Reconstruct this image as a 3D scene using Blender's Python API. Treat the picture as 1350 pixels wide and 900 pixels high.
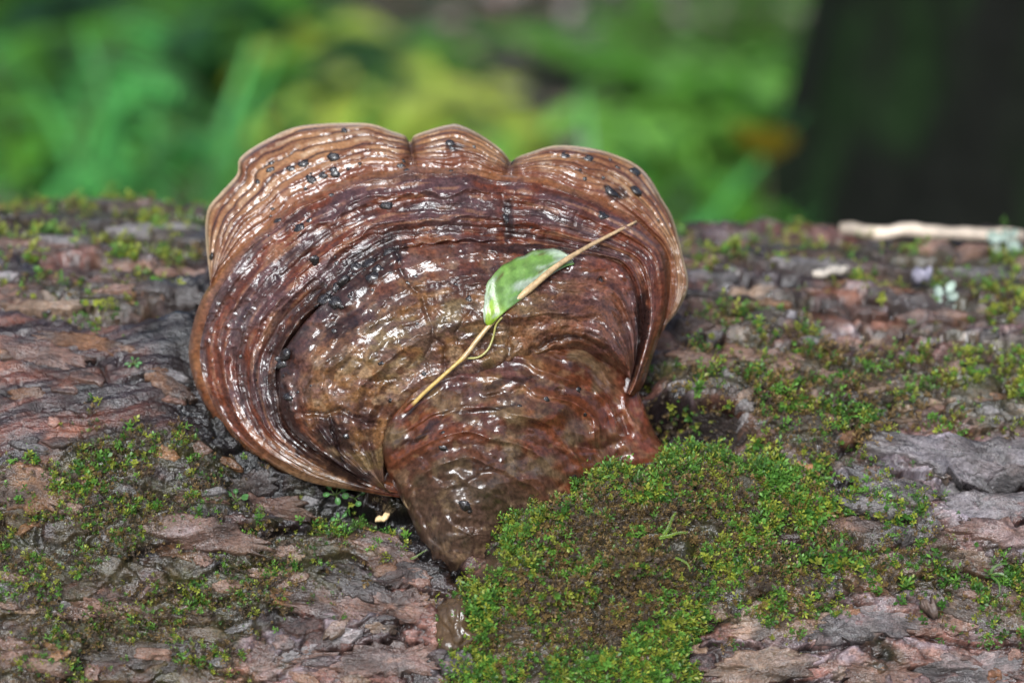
import bpy, math, random
import numpy as np
from mathutils import Vector, Matrix

for o in list(bpy.data.objects):
    bpy.data.objects.remove(o, do_unlink=True)
sc = bpy.context.scene
col = sc.collection
R_ = math.radians

# ------------------------------------------------------------------ camera, sky, sun, exposure
PITCH = R_(27.0); DIST = 1.15
CAM = np.array([0.0, -DIST*math.cos(PITCH), DIST*math.sin(PITCH)])
FPX = 80/36*1350.0                                   # focal length in photo pixels (1350 wide)
cam_d = bpy.data.cameras.new('camera'); cam = bpy.data.objects.new('camera', cam_d); col.objects.link(cam)
cam.location = CAM; cam.rotation_euler = (math.pi/2-PITCH, 0, 0)
cam_d.lens = 80; cam_d.sensor_width = 36; cam_d.clip_start = 0.02; cam_d.clip_end = 400
cam_d.dof.use_dof = True; cam_d.dof.focus_distance = 1.122; cam_d.dof.aperture_fstop = 3.2
sc.camera = cam

SUN_EL = R_(50); SUN_AZ = R_(-166)                   # from +Y clockwise: behind the camera, to its left
world = bpy.data.worlds.new('World'); sc.world = world; world.use_nodes = True
wn = world.node_tree.nodes; wl = world.node_tree.links
sky = wn.new('ShaderNodeTexSky'); sky.sky_type = 'NISHITA'; sky.sun_disc = False
sky.sun_elevation = SUN_EL; sky.sun_rotation = SUN_AZ
sky.air_density = 1.0; sky.dust_density = 4.0; sky.ozone_density = 1.0
wl.new(sky.outputs[0], wn['Background'].inputs[0]); wn['Background'].inputs[1].default_value = 0.055
sun_d = bpy.data.lights.new('sun', 'SUN'); sun = bpy.data.objects.new('sun', sun_d); col.objects.link(sun)
sun_d.energy = 1.5; sun_d.angle = R_(27); sun_d.color = (0.87, 0.94, 1.0)
sdir = Vector((math.sin(SUN_AZ)*math.cos(SUN_EL), math.cos(SUN_AZ)*math.cos(SUN_EL), math.sin(SUN_EL)))
sun.rotation_euler = sdir.to_track_quat('Z', 'Y').to_euler()
vs = sc.view_settings
vs.view_transform = 'Standard'; vs.look = 'None'; vs.gamma = 1.0; vs.use_curve_mapping = False
vs.exposure = 1.5

rng = np.random.default_rng(7); random.seed(7)

# ------------------------------------------------------------------ numeric helpers
def _hash(ix, iy, seed):
    ix = ix.astype(np.int64).astype(np.uint32); iy = iy.astype(np.int64).astype(np.uint32)
    h = ix*np.uint32(374761393) + iy*np.uint32(668265263) + np.uint32((seed*2246822519) & 0xffffffff)
    h = (h ^ (h >> np.uint32(13)))*np.uint32(1274126177)
    h = (h ^ (h >> np.uint32(16)))*np.uint32(2246822519)
    h ^= h >> np.uint32(15)
    return h.astype(np.float64)/4294967295.0
def vnoise(x, y, seed=0):
    x = np.asarray(x, float); y = np.asarray(y, float); x, y = np.broadcast_arrays(x, y)
    ix = np.floor(x); iy = np.floor(y); fx = x-ix; fy = y-iy
    fx = fx*fx*fx*(fx*(fx*6-15)+10); fy = fy*fy*fy*(fy*(fy*6-15)+10)
    a = _hash(ix, iy, seed); b = _hash(ix+1, iy, seed); c = _hash(ix, iy+1, seed); d = _hash(ix+1, iy+1, seed)
    return ((a*(1-fx)+b*fx)*(1-fy)+(c*(1-fx)+d*fx)*fy)*2-1
def fbm(x, y, seed=0, octv=4, gain=0.5):
    s = 0; a = 1.0; n = 0
    for k in range(octv):
        s = s+a*vnoise(x*2**k+17.3*k, y*2**k-9.1*k, seed+k*31); n += a; a *= gain
    return s/n
def worley(x, y, seed=0):
    ix = np.floor(x); iy = np.floor(y)
    f1 = np.full(x.shape, 9.0); f2 = np.full(x.shape, 9.0); cid = np.zeros(x.shape); cx = np.zeros(x.shape); cy = np.zeros(x.shape)
    for i in (-1, 0, 1):
        for j in (-1, 0, 1):
            gx = ix+i; gy = iy+j
            px = gx+_hash(gx, gy, seed); py = gy+_hash(gx, gy, seed+5)
            d = np.hypot(px-x, py-y); r = _hash(gx, gy, seed+11)
            m = d < f1
            f2 = np.where(m, f1, np.minimum(f2, d)); f1 = np.where(m, d, f1); cid = np.where(m, r, cid)
            cx = np.where(m, px-x, cx); cy = np.where(m, py-y, cy)
    return f1, f2, cid, cx, cy
def sst(a, b, x):
    t = np.clip((x-a)/(b-a), 0, 1); return t*t*(3-2*t)
def lerp(a, b, t): return a+(b-a)*t
def mixc(c1, c2, t):
    return np.asarray(c1)*(1-t[..., None])+np.asarray(c2)*t[..., None]
def gauss(px, py, cx, cy, rx, ry, rot=0):
    c, s = math.cos(R_(rot)), math.sin(R_(rot)); dx = px-cx; dy = py-cy
    return np.exp(-(((dx*c+dy*s)/rx)**2+((-dx*s+dy*c)/ry)**2))
def poly_dist(px, py, pts, closed=False):
    d = np.full(px.shape, 1e9); n = len(pts)
    for k in range(n if closed else n-1):
        ax, ay = pts[k][:2]; bx, by = pts[(k+1) % n][:2]; L = (bx-ax)**2+(by-ay)**2+1e-9
        t = np.clip(((px-ax)*(bx-ax)+(py-ay)*(by-ay))/L, 0, 1)
        d = np.minimum(d, np.hypot(px-ax-t*(bx-ax), py-ay-t*(by-ay)))
    return d
def poly_sd(px, py, pts):                            # positive inside
    ins = np.zeros(px.shape, bool); n = len(pts)
    for k in range(n):
        ax, ay = pts[k]; bx, by = pts[(k+1) % n]
        if ay == by: continue
        cr = ((ay > py) != (by > py)) & (px < (bx-ax)*(py-ay)/(by-ay)+ax)
        ins ^= cr
    d = poly_dist(px, py, pts, True)
    return np.where(ins, d, -d)
def spline(P, n, closed=False):                      # Catmull-Rom through P, then even arc length
    P = np.asarray(P, float); m = len(P)
    Q = np.vstack([P[-1], P, P[0], P[1]]) if closed else np.vstack([2*P[0]-P[1], P, 2*P[-1]-P[-2]])
    segs = m if closed else m-1; out = []
    t = np.linspace(0, 1, 16, endpoint=False)[:, None]
    for k in range(segs):
        a, b, c, d = Q[k:k+4]
        out.append(0.5*(2*b+(c-a)*t+(2*a-5*b+4*c-d)*t*t+(3*b-a-3*c+d)*t**3))
    out = np.vstack(out+[Q[segs+1][None]])
    L = np.r_[0, np.cumsum(np.hypot(*np.diff(out[:, :2], axis=0).T))]
    s = np.linspace(0, L[-1], n)
    return np.stack([np.interp(s, L, out[:, k]) for k in range(P.shape[1])], 1)

# pixels of the photograph <-> world
FWD = np.array([0, math.cos(PITCH), -math.sin(PITCH)]); UPV = np.array([0, math.sin(PITCH), math.cos(PITCH)]); RGT = np.array([1.0, 0, 0])
def ray(px, py):
    px = np.asarray(px, float); py = np.asarray(py, float)
    return FWD+((px-675)/FPX)[..., None]*RGT-((py-450)/FPX)[..., None]*UPV
def proj(P):
    d = P-CAM; w = d@FWD; w = np.maximum(w, 1e-3)
    return 675+FPX*(d@RGT)/w, 450-FPX*(d@UPV)/w
EL = R_(33); FN = np.array([0, -math.cos(EL), math.sin(EL)])       # the cap's plane faces up and forward
def fung(px, py, h):                                 # h in mm out of the cap's plane
    r = ray(px, py); t = (np.asarray(h)*0.001-CAM@FN)/(r@FN)
    return CAM+r*t[..., None]

# ------------------------------------------------------------------ object helpers
def tag(o, label=None, cat=None, group=None, kind=None):
    if label: o['label'] = label
    if cat: o['category'] = cat
    if group: o['group'] = group
    if kind: o['kind'] = kind
    return o
def empty(name, loc):
    o = bpy.data.objects.new(name, None); col.objects.link(o); o.location = loc; o.empty_display_size = 0.02
    return o
def wloc(o):
    L = np.zeros(3)
    while o is not None:
        L += np.array(o.location); o = o.parent
    return L
def mesh_obj(name, V, F, mat, parent=None, colr=None, suv=None, flat=False, origin=None):
    """V (n,3) world coordinates, F (m,k) faces of one size"""
    V = np.asarray(V, float); F = np.asarray(F, np.int32)
    base = wloc(parent) if parent is not None else np.zeros(3)
    loc = np.zeros(3) if parent is not None or origin is None else np.asarray(origin, float)
    me = bpy.data.meshes.new(name)
    me.vertices.add(len(V)); me.vertices.foreach_set('co', (V-base-loc).astype(np.float32).ravel())
    k = F.shape[1]
    me.loops.add(F.size); me.loops.foreach_set('vertex_index', F.ravel())
    me.polygons.add(len(F)); me.polygons.foreach_set('loop_start', np.arange(0, F.size, k, dtype=np.int32))
    if flat:
        a = me.attributes.new('sharp_face', 'BOOLEAN', 'FACE'); a.data.foreach_set('value', np.ones(len(F), bool))
    me.update(calc_edges=True)
    if colr is not None:
        c = np.ones((len(V), 4), np.float32); c[:, :colr.shape[1]] = colr
        a = me.color_attributes.new('Col', 'FLOAT_COLOR', 'POINT'); a.data.foreach_set('color', c.ravel())
    if suv is not None:
        s = np.zeros((len(V), 3), np.float32); s[:, :suv.shape[1]] = suv
        a = me.attributes.new('suv', 'FLOAT_VECTOR', 'POINT'); a.data.foreach_set('vector', s.ravel())
    me.materials.append(mat)
    o = bpy.data.objects.new(name, me); col.objects.link(o); o.location = loc
    if parent is not None: o.parent = parent
    return o
def grid_faces(n, m, closed=False):                  # n rows of m vertices, columns optionally wrapped
    i = np.arange(n-1)[:, None]*m; j = np.arange(m if closed else m-1)[None]; j2 = (j+1) % m
    return np.stack([i+j, i+j2, i+m+j2, i+m+j], -1).reshape(-1, 4)
def tube(path, rad, seg=8):
    path = np.asarray(path, float); n = len(path); T = np.gradient(path, axis=0); T /= np.linalg.norm(T, axis=1)[:, None]+1e-12
    ref = np.array([0.13, 0.27, 0.95]); A = np.cross(T, ref); A /= np.linalg.norm(A, axis=1)[:, None]; B = np.cross(T, A)
    th = np.linspace(0, 2*math.pi, seg, endpoint=False); rad = np.broadcast_to(rad, (n,))
    V = path[:, None]+rad[:, None, None]*(np.cos(th)[None, :, None]*A[:, None]+np.sin(th)[None, :, None]*B[:, None])
    V = V.reshape(-1, 3); F = grid_faces(n, seg, True)
    nv = len(V); V = np.vstack([V, path[0], path[-1]])
    j = np.arange(seg); j2 = (j+1) % seg
    c0 = np.stack([j2, j, np.full(seg, nv), np.full(seg, nv)], 1); c1 = np.stack([(n-1)*seg+j, (n-1)*seg+j2, np.full(seg, nv+1), np.full(seg, nv+1)], 1)
    return V, F, (c0[:, :3], c1[:, :3])
def tris(F): return np.vstack([F[:, [0, 1, 2]], F[:, [0, 2, 3]]])
def tube_mesh(path, rad, seg=8):
    V, F, (a, b) = tube(path, rad, seg); return V, np.vstack([tris(F), a, b])

# ------------------------------------------------------------------ materials
def new_mat(name):
    m = bpy.data.materials.new(name); m.use_nodes = True; nt = m.node_tree
    return m, nt, nt.nodes['Principled BSDF'], nt.nodes, nt.links
def nd(nt, typ, **kw):
    n = nt.nodes.new(typ)
    for k, v in kw.items():
        if k.startswith('i_'):
            key = k[2:]; key = int(key) if key.isdigit() else key
            n.inputs[key].default_value = v
        else: setattr(n, k, v)
    return n
def attr_mat(name, rough=0.4, coat=0.0, coat_rough=0.1, bumps=(), var=0.0, var_scale=400.0, coord='suv', spec=0.5, rough_var=0.0, translucent=0.0, coat_ior=1.5):
    """base colour from the surface's own colour layer; bumps = (scale xyz, strength, distance m)"""
    m, nt, b, ns, L = new_mat(name)
    at = nd(nt, 'ShaderNodeAttribute', attribute_name='Col')
    if coord == 'suv':
        co = nd(nt, 'ShaderNodeAttribute', attribute_name='suv'); cv = co.outputs['Vector']
    else:
        co = nd(nt, 'ShaderNodeTexCoord'); cv = co.outputs['Object']
    csock = at.outputs['Color']
    if var > 0:
        nz = nd(nt, 'ShaderNodeTexNoise'); nz.inputs['Scale'].default_value = var_scale; nz.inputs['Detail'].default_value = 5; nz.inputs['Roughness'].default_value = 0.65
        L.new(cv, nz.inputs['Vector'])
        mr = nd(nt, 'ShaderNodeMapRange'); mr.inputs[1].default_value = 0.3; mr.inputs[2].default_value = 0.7
        mr.inputs[3].default_value = 1-var; mr.inputs[4].default_value = 1+var; L.new(nz.outputs[0], mr.inputs[0])
        vm = nd(nt, 'ShaderNodeVectorMath', operation='SCALE'); L.new(csock, vm.inputs[0]); L.new(mr.outputs[0], vm.inputs['Scale'])
        csock = vm.outputs[0]
    L.new(csock, b.inputs['Base Color'])
    b.inputs['Roughness'].default_value = rough; b.inputs['Coat Weight'].default_value = coat; b.inputs['Coat Roughness'].default_value = coat_rough
    b.inputs['Specular IOR Level'].default_value = spec; b.inputs['Coat IOR'].default_value = coat_ior
    if rough_var > 0:
        n2 = nd(nt, 'ShaderNodeTexNoise'); n2.inputs['Scale'].default_value = 60; n2.inputs['Detail'].default_value = 4; L.new(cv, n2.inputs['Vector'])
        mr2 = nd(nt, 'ShaderNodeMapRange'); mr2.inputs[1].default_value = 0.35; mr2.inputs[2].default_value = 0.65
        mr2.inputs[3].default_value = max(0.05, rough-rough_var); mr2.inputs[4].default_value = min(1, rough+rough_var)
        L.new(n2.outputs[0], mr2.inputs[0]); L.new(mr2.outputs[0], b.inputs['Roughness'])
        if coat > 0:
            mr3 = nd(nt, 'ShaderNodeMapRange'); mr3.inputs[1].default_value = 0.42; mr3.inputs[2].default_value = 0.62; mr3.inputs[3].default_value = coat; mr3.inputs[4].default_value = coat*0.25
            L.new(n2.outputs[0], mr3.inputs[0]); L.new(mr3.outputs[0], b.inputs['Coat Weight'])
    prev = None
    for sc3, strength, dist in bumps:
        mp = nd(nt, 'ShaderNodeMapping'); mp.inputs['Scale'].default_value = sc3; L.new(cv, mp.inputs['Vector'])
        nz = nd(nt, 'ShaderNodeTexNoise'); nz.inputs['Scale'].default_value = 1.0; nz.inputs['Detail'].default_value = 3; L.new(mp.outputs[0], nz.inputs['Vector'])
        bp = nd(nt, 'ShaderNodeBump'); bp.inputs['Strength'].default_value = strength; bp.inputs['Distance'].default_value = dist
        L.new(nz.outputs[0], bp.inputs['Height'])
        if prev is not None: L.new(prev.outputs[0], bp.inputs['Normal'])
        prev = bp
    if prev is not None:
        L.new(prev.outputs[0], b.inputs['Normal']); L.new(prev.outputs[0], b.inputs['Coat Normal'])
    if translucent > 0:
        out = ns['Material Output']; tr = nd(nt, 'ShaderNodeBsdfTranslucent'); L.new(csock, tr.inputs['Color'])
        mx = nd(nt, 'ShaderNodeMixShader'); mx.inputs[0].default_value = translucent
        L.new(b.outputs[0], mx.inputs[1]); L.new(tr.outputs[0], mx.inputs[2]); L.new(mx.outputs[0], out.inputs['Surface'])
    return m
def plain_mat(name, c, rough=0.5, coat=0.0, bump=None, spec=0.5):
    m, nt, b, ns, L = new_mat(name)
    co = nd(nt, 'ShaderNodeTexCoord')
    nz = nd(nt, 'ShaderNodeTexNoise'); nz.inputs['Scale'].default_value = (bump or (40,))[0]; nz.inputs['Detail'].default_value = 5
    L.new(co.outputs['Object'], nz.inputs['Vector'])
    mx = nd(nt, 'ShaderNodeMix', data_type='RGBA'); mx.inputs[6].default_value = (*[k*0.6 for k in c], 1); mx.inputs[7].default_value = (*[min(1, k*1.4) for k in c], 1)
    L.new(nz.outputs[0], mx.inputs[0]); L.new(mx.outputs[2], b.inputs['Base Color'])
    b.inputs['Roughness'].default_value = rough; b.inputs['Coat Weight'].default_value = coat; b.inputs['Coat Roughness'].default_value = 0.08
    b.inputs['Specular IOR Level'].default_value = spec
    if bump and len(bump) > 1:
        bp = nd(nt, 'ShaderNodeBump'); bp.inputs['Strength'].default_value = bump[1]; bp.inputs['Distance'].default_value = bump[2]
        L.new(nz.outputs[0], bp.inputs['Height']); L.new(bp.outputs[0], b.inputs['Normal'])
    return m

# suv coordinates are metres: x along the growth ring / log axis, y across it
M_margin = attr_mat('fungus_margin', 0.35, 1.0, 0.07, [((50, 600, 1), 0.35, 0.0008), ((500, 900, 900), 0.25, 0.0005)], 0.35, 800, rough_var=0.10, spec=0.1, coat_ior=1.6)
M_cap = attr_mat('fungus_cap', 0.35, 1.0, 0.05, [((45, 420, 1), 0.35, 0.0010), ((380, 650, 1), 0.32, 0.0008), ((1300, 1900, 1), 0.32, 0.0003)], 0.45, 800, rough_var=0.10, spec=0.08, coat_ior=1.6)
M_old = attr_mat('fungus_old', 0.36, 1.0, 0.06, [((150, 220, 1), 0.30, 0.0014), ((420, 500, 1), 0.30, 0.0008), ((1300, 1500, 1), 0.32, 0.0003)], 0.5, 700, rough_var=0.12, spec=0.08, coat_ior=1.6)
M_foot = attr_mat('fungus_foot', 0.32, 1.0, 0.045, [((120, 300, 1), 0.35, 0.0014), ((400, 500, 1), 0.25, 0.0008), ((1300, 1500, 1), 0.32, 0.0003)], 0.4, 600, rough_var=0.08, spec=0.08, coat_ior=1.6)
M_log = attr_mat('log_bark', 0.42, 1.0, 0.09, [((300, 600, 1), 0.6, 0.0016), ((1000, 1300, 1), 0.75, 0.0010)], 0.55, 520, rough_var=0.2, spec=0.3, coat_ior=1.6)
M_plate = attr_mat('bark_plate', 0.45, 0.9, 0.10, [((300, 600, 500), 0.7, 0.0016), ((1000, 1300, 1200), 0.75, 0.0010)], 0.5, 480, coord='obj', rough_var=0.2, spec=0.3, coat_ior=1.6)
M_moss = attr_mat('moss', 0.45, 0.0, 0.1, (), 0.0, coord='obj', spec=0.45, translucent=0.30)
M_leafbg = attr_mat('understory_leaf', 0.32, 0.0, 0.1, (), 0.15, 30, coord='obj', spec=0.4, translucent=0.35)
M_wart = plain_mat('wart', (0.014, 0.011, 0.011), 0.25, 0.8, (900, 0.9, 0.0008))

# ================================================================== the fallen log
LR = 0.309; LC = np.array([0.0, 0.1137, -0.3267]); TL = R_(2.3)
LAX = np.array([math.cos(TL), 0, -math.sin(TL)]); LUP = np.array([math.sin(TL), 0, math.cos(TL)]); LFR = np.array([0, -1.0, 0])
def log_pt(u, th, h):                                # th: 0 on top, + towards the camera
    rr = (LR+h)[..., None]
    return LC+u[..., None]*LAX+rr*(np.sin(th)[..., None]*LFR+np.cos(th)[..., None]*LUP)
NU = 780
u_in = np.linspace(-0.40, 0.40, NU); g = 0.40+np.cumsum(np.linspace(0.004, 0.09, 22)); U = np.r_[-g[::-1], u_in, g]
th_f = np.linspace(R_(16), R_(64), 300); th_b = np.linspace(R_(-32), R_(16), 140, endpoint=False)
th_o = R_(64)+np.linspace(0, R_(360-96), 46)[1:-1]
TH = np.r_[th_b, th_f, th_o]                         # increasing, wraps
UU, TT = np.meshgrid(U, TH)                          # rows = theta
AR = TT*LR                                           # arc length, metres
PX, PY = proj(log_pt(UU, TT, np.zeros_like(UU)))
vis = (TT > R_(-34)) & (TT < R_(70))
PX = np.where(vis, PX, -9999.0); PY = np.where(vis, PY, -9999.0)
wx = 14*fbm(UU*30, AR*30, 3, 3); wy = 10*fbm(UU*30, AR*30, 4, 3)
PXw, PYw = PX+wx, PY+wy                              # wobbled photo coordinates: feature borders are never straight

MOSS = [  # name, polygon (photo pixels), density, mound mm, palette, label
 ('cushion', [(600,905),(602,800),(622,760),(640,726),(660,690),(668,652),(700,655),(730,645),(752,618),(800,598),(870,603),(925,592),(1000,615),(1075,640),(1095,668),(1030,690),(1010,730),(960,760),(945,800),(915,830),(905,905)], 1.25, 6, 'cushion', 'thick green and brown moss cushion pressed against the foot of the bracket fungus'),
 ('band', [(862,478),(905,470),(960,468),(1060,466),(1150,470),(1240,486),(1256,545),(1200,560),(1130,585),(1060,612),(980,575),(945,540),(880,520)], 1.0, 5, 'olive', 'olive brown moss mat on the bark ledge above the dark hollow'),
 ('lowright', [(960,745),(1050,690),(1165,690),(1235,680),(1290,740),(1350,755),(1400,800),(1250,792),(1150,772),(1060,800),(985,800)], 0.85, 4, 'dark', 'dark green moss strip below the grey bark plates'),
 ('rightedge', [(1235,480),(1290,462),(1400,455),(1400,590),(1300,575),(1250,548)], 1.0, 5, 'yellow', 'yellow green moss tuft on the bark beside the olive moss mat'),
 ('lowleft', [(-60,640),(60,612),(150,572),(280,585),(345,625),(330,680),(250,700),(190,735),(330,705),(420,695),(470,712),(505,770),(400,800),(330,840),(300,910),(-60,910)], 1.15, 2, 'drab', 'drab brown green moss film on wet bark below the bare wet wood'),
 ('leftbright', [(30,640),(60,605),(130,575),(250,590),(200,640),(100,700),(20,720)], 0.55, 2, 'green', 'bright green moss wisps beside the bare reddish wood'),
 ('backleft', [(20,395),(90,375),(150,362),(205,365),(222,400),(180,432),(100,425),(40,415)], 0.9, 5, 'green', 'green moss clump behind the raised wood ridge'),
 ('backhorizonleft', [(-60,262),(60,262),(160,278),(275,285),(275,330),(180,345),(90,330),(-60,370)], 1.1, 3, 'yellow', 'yellow green moss patches along the log crest beside the pale fungus rim'),
 ('backright', [(905,425),(960,400),(1070,400),(1090,435),(1010,452),(930,462)], 0.8, 5, 'olive', 'blurred olive moss patch behind the bark ledge'),
 ('backhorizonright', [(890,330),(1010,325),(1180,335),(1360,340),(1360,430),(1300,440),(1240,400),(1100,370),(900,365)], 0.95, 3, 'yellow', 'yellow green moss patches on the log crest below the pale stick'),
 ('centre', [(395,640),(455,642),(520,700),(500,745),(445,765),(400,720)], 0.55, 1, 'green', 'small green moss tuft under the shaded lower rim of the fungus'),
 ('mixright', [(930,640),(1010,610),(1090,640),(1140,700),(1120,780),(1040,830),(960,840),(925,760)], 0.7, 2, 'olive', 'thin brownish moss spreading right of the thick cushion'),
 ('farright', [(1255,760),(1400,740),(1400,840),(1280,820)], 0.6, 2, 'green', 'green moss wisps on the pale bark at the far lower right'),
 ('smallright', [(1060,598),(1125,590),(1150,610),(1090,618)], 0.9, 4, 'green', 'small bright moss tuft at the edge of the pinkish bark flakes'),
 ('greybark', [(1140,655),(1200,640),(1232,690),(1180,735),(1150,700)], 0.8, 3, 'green', 'bright moss growing down the crack through the grey bark'),
]
def crest(pts):
    pts = np.array(pts, float); return PYw-np.interp(PXw, pts[:, 0], pts[:, 1])
# ---- relief, mm
base = 5*fbm(UU*9, AR*9, 21, 3)+2.2*fbm(UU*28, AR*34, 22, 3)
bare = np.clip(sst(-25, 15, poly_sd(PXw, PYw, [(-200,428),(90,440),(180,446),(262,430),(262,560),(180,562),(95,600),(60,640),(-200,690)])), 0, 1)
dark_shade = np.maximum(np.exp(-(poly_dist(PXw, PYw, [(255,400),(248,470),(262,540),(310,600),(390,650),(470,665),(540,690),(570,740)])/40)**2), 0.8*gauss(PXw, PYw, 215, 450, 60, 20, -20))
# plates: two scales of elongated cells with their own heights
wu = UU+0.016*fbm(UU*30, AR*40, 31, 5, 0.6); wa = AR+0.011*fbm(UU*30, AR*40, 32, 5, 0.6)
f1, f2, cA, dx, dy = worley(wu/0.075, wa/0.024, 41)
e1 = f2-f1
pl1 = (cA-0.5)*6+dy*4*(cA-0.3)
f1b, f2b, cB, dxb, dyb = worley(wu/0.026+5, wa/0.009, 42)
e2 = f2b-f1b
pl2 = (cB-0.5)*2.6
crack1 = np.exp(-(e1/0.07)**2); crack2 = np.exp(-(e2/0.10)**2)
f1c, f2c, cC, _, _ = worley(wu/0.0085+3, wa/0.0042, 43); e3 = f2c-f1c; crack3 = np.exp(-(e3/0.14)**2)
rough_z = 0.4+0.6*sst(-0.3, 0.4, fbm(UU*14, AR*18, 53, 3))
fine = 1.5*fbm(UU*130, AR*190, 51, 4, 0.6)+rough_z*(1.1*(cC-0.5)-0.9*crack3)
bark = pl1+pl2-6.0*crack1-2.4*crack2+fine
gr = AR+UU*0.35+0.01*fbm(UU*15, AR*15, 61, 2)
grain = 1.3*fbm(UU*14, gr*330, 62, 3)+0.6*fbm(UU*50, gr*900, 63, 2)+1.6*fbm(UU*26, gr*70, 64, 3)
knob = sst(0.25, 0.6, fbm(UU*60, AR*80, 65, 3))*bare
h = base+lerp(bark, grain+0.25*pl2, bare*0.85)-2.5*knob*crack2
# the raised ridge on the left and the ledges on the right
s = crest([(-200,424),(0,430),(90,440),(180,445),(262,426),(300,420)])
left = sst(330, 270, PX)*(PX > -900)
h += 13*sst(-14, 8, s)*left*np.clip(1-(s/330), 0, 1)
s2 = crest([(850,470),(930,466),(1000,472),(1120,462),(1240,452),(1420,440)])
right = sst(840, 900, PX)
h += 9*sst(-10, 5, s2)*right*np.clip(1-s2/120, 0, 1)
s3 = crest([(850,425),(960,410),(1060,392),(1180,384),(1290,396),(1420,380)])
h += 7*sst(-8, 4, s3)*right*np.clip(1-s3/50, 0, 1)*(0.6+0.4*vnoise(PX/60, PY*0, 71))
s4 = crest([(850,352),(980,348),(1100,340),(1350,345),(1420,340)])
h += 6*sst(-6, 3, s4)*right*np.clip(1-s4/40, 0, 1)
s5 = crest([(-200,345),(60,352),(150,330),(275,352)])
h += 6*sst(-8, 4, s5)*left*np.clip(1-s5/50, 0, 1)
# hollows
hol = gauss(PXw, PYw, 905, 556, 62, 22, 6); h -= 12*sst(0.15, 0.7, hol)
h -= 14*sst(0.2, 0.7, gauss(PXw, PYw, 1288, 628, 50, 16, 10))
h -= 9*sst(0.2, 0.7, gauss(PXw, PYw, 240, 412, 55, 10, -4))
h -= 8*gauss(PXw, PYw, 560, 690, 40, 70, -30)
h -= 9*np.exp(-(poly_dist(PX, PY, [(262,500),(285,560),(325,605),(380,640),(450,655),(510,665)])/34)**2)
h -= 12*gauss(PX, PY, 420, 660, 130, 30, 12)
# grey bark plates at right stand proud
greym = sst(-12, 12, poly_sd(PXw, PYw, [(1120,660),(1150,610),(1240,578),(1400,560),(1400,745),(1300,735),(1240,680),(1170,690)]))
h += 6*greym
# a long flake edge lower left
s6 = crest([(-200,760),(110,800),(180,722),(250,716),(330,694),(420,690),(430,660),(440,655)])
fl = sst(60, 170, PX)*sst(440, 400, PX); h += 4.5*sst(6, -3, s6)*fl*np.clip(1+s6/80, 0, 1)
# moss mounds
mossm = np.zeros_like(h); masks = {}
for nm, poly, dens, mound, pal, lab in MOSS:
    sd = poly_sd(PXw, PYw, poly); m = sst(-10, 22, sd); masks[nm] = (m, sd)
    h = lerp(h, h*0.55, m*min(1, mound/6)) + mound*m*(0.8+0.55*fbm(UU*60, AR*75, 81, 2)); mossm = np.maximum(mossm, m*min(1, dens))
h += (10+9*fbm(UU*70, AR*85, 82, 2))*sst(-15, 70, masks['cushion'][1])*sst(860, 760, PY)*sst(980, 830, PX)
h -= 24*sst(4, 34, poly_sd(PX, PY, [(515,648),(440,640),(365,618),(300,572),(262,515),(262,450),(300,380),(840,380),(850,440),(835,500),(800,560),(700,640),(600,740),(560,720),(530,660)]))
s7 = crest([(840,520),(880,530),(930,540),(975,560),(1010,588),(1060,600)])
h += 8*sst(10, -4, s7)*sst(845, 870, PX)*sst(1040, 960, PX)*np.clip(1+s7/75, 0, 1)
h -= 16*sst(-3, 9, s7)*sst(860, 885, PX)*sst(1000, 930, PX)*sst(46, 18, s7)
h = lerp(h, h*1.0+0.8*(pl1-4*crack1), sst(R_(18), R_(10), TT)*vis)
FISS = [([(128,488),(148,516),(200,512)],3,5),([(175,728),(250,722),(330,697),(420,700)],5,8),([(95,812),(140,778),(165,760)],4,6),([(1040,692),(1120,678),(1180,690),(1215,700)],5,8),([(1250,642),(1290,634),(1345,638)],9,14),
 ([(365,782),(410,790),(460,803),(530,797)],4,6),([(1105,548),(1140,538),(1185,536)],5,8),([(110,436),(190,426),(232,416),(275,414)],8,14),([(1055,428),(1100,442),(1160,442),(1205,428)],7,12),([(872,428),(902,450),(940,458)],9,14),
 ([(866,540),(900,550),(945,562),(978,586)],15,26),([(560,640),(585,700),(600,745),(612,770)],8,12),([(0,300),(40,290),(90,305)],6,8),([(180,350),(215,362),(262,352)],6,9),([(930,385),(1000,392),(1050,380)],6,9),([(1180,408),(1250,405),(1320,412)],6,9),
 ([(240,655),(290,668),(350,655)],3,5),([(20,560),(70,545),(120,556)],3,3),([(470,650),(500,668),(540,660)],8,10),([(1010,800),(1080,792),(1150,800)],4,6),([(1190,760),(1250,752),(1310,770)],4,6),([(980,480),(1060,474),(1150,466),(1230,462)],4,7)]
fis = np.zeros_like(h)
for pts, wd, dp in FISS:
    fis = np.maximum(fis, dp*np.exp(-(poly_dist(PX+7*fbm(UU*120, AR*120, 83, 3), PY+7*fbm(UU*120, AR*120, 84, 3), pts)/wd)**2)*(0.55+0.6*np.clip(fbm(UU*60, AR*60, 85, 2)+0.5, 0, 1)))
h -= fis
HL = h*0.001
LP = log_pt(UU, TT, HL)
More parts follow.
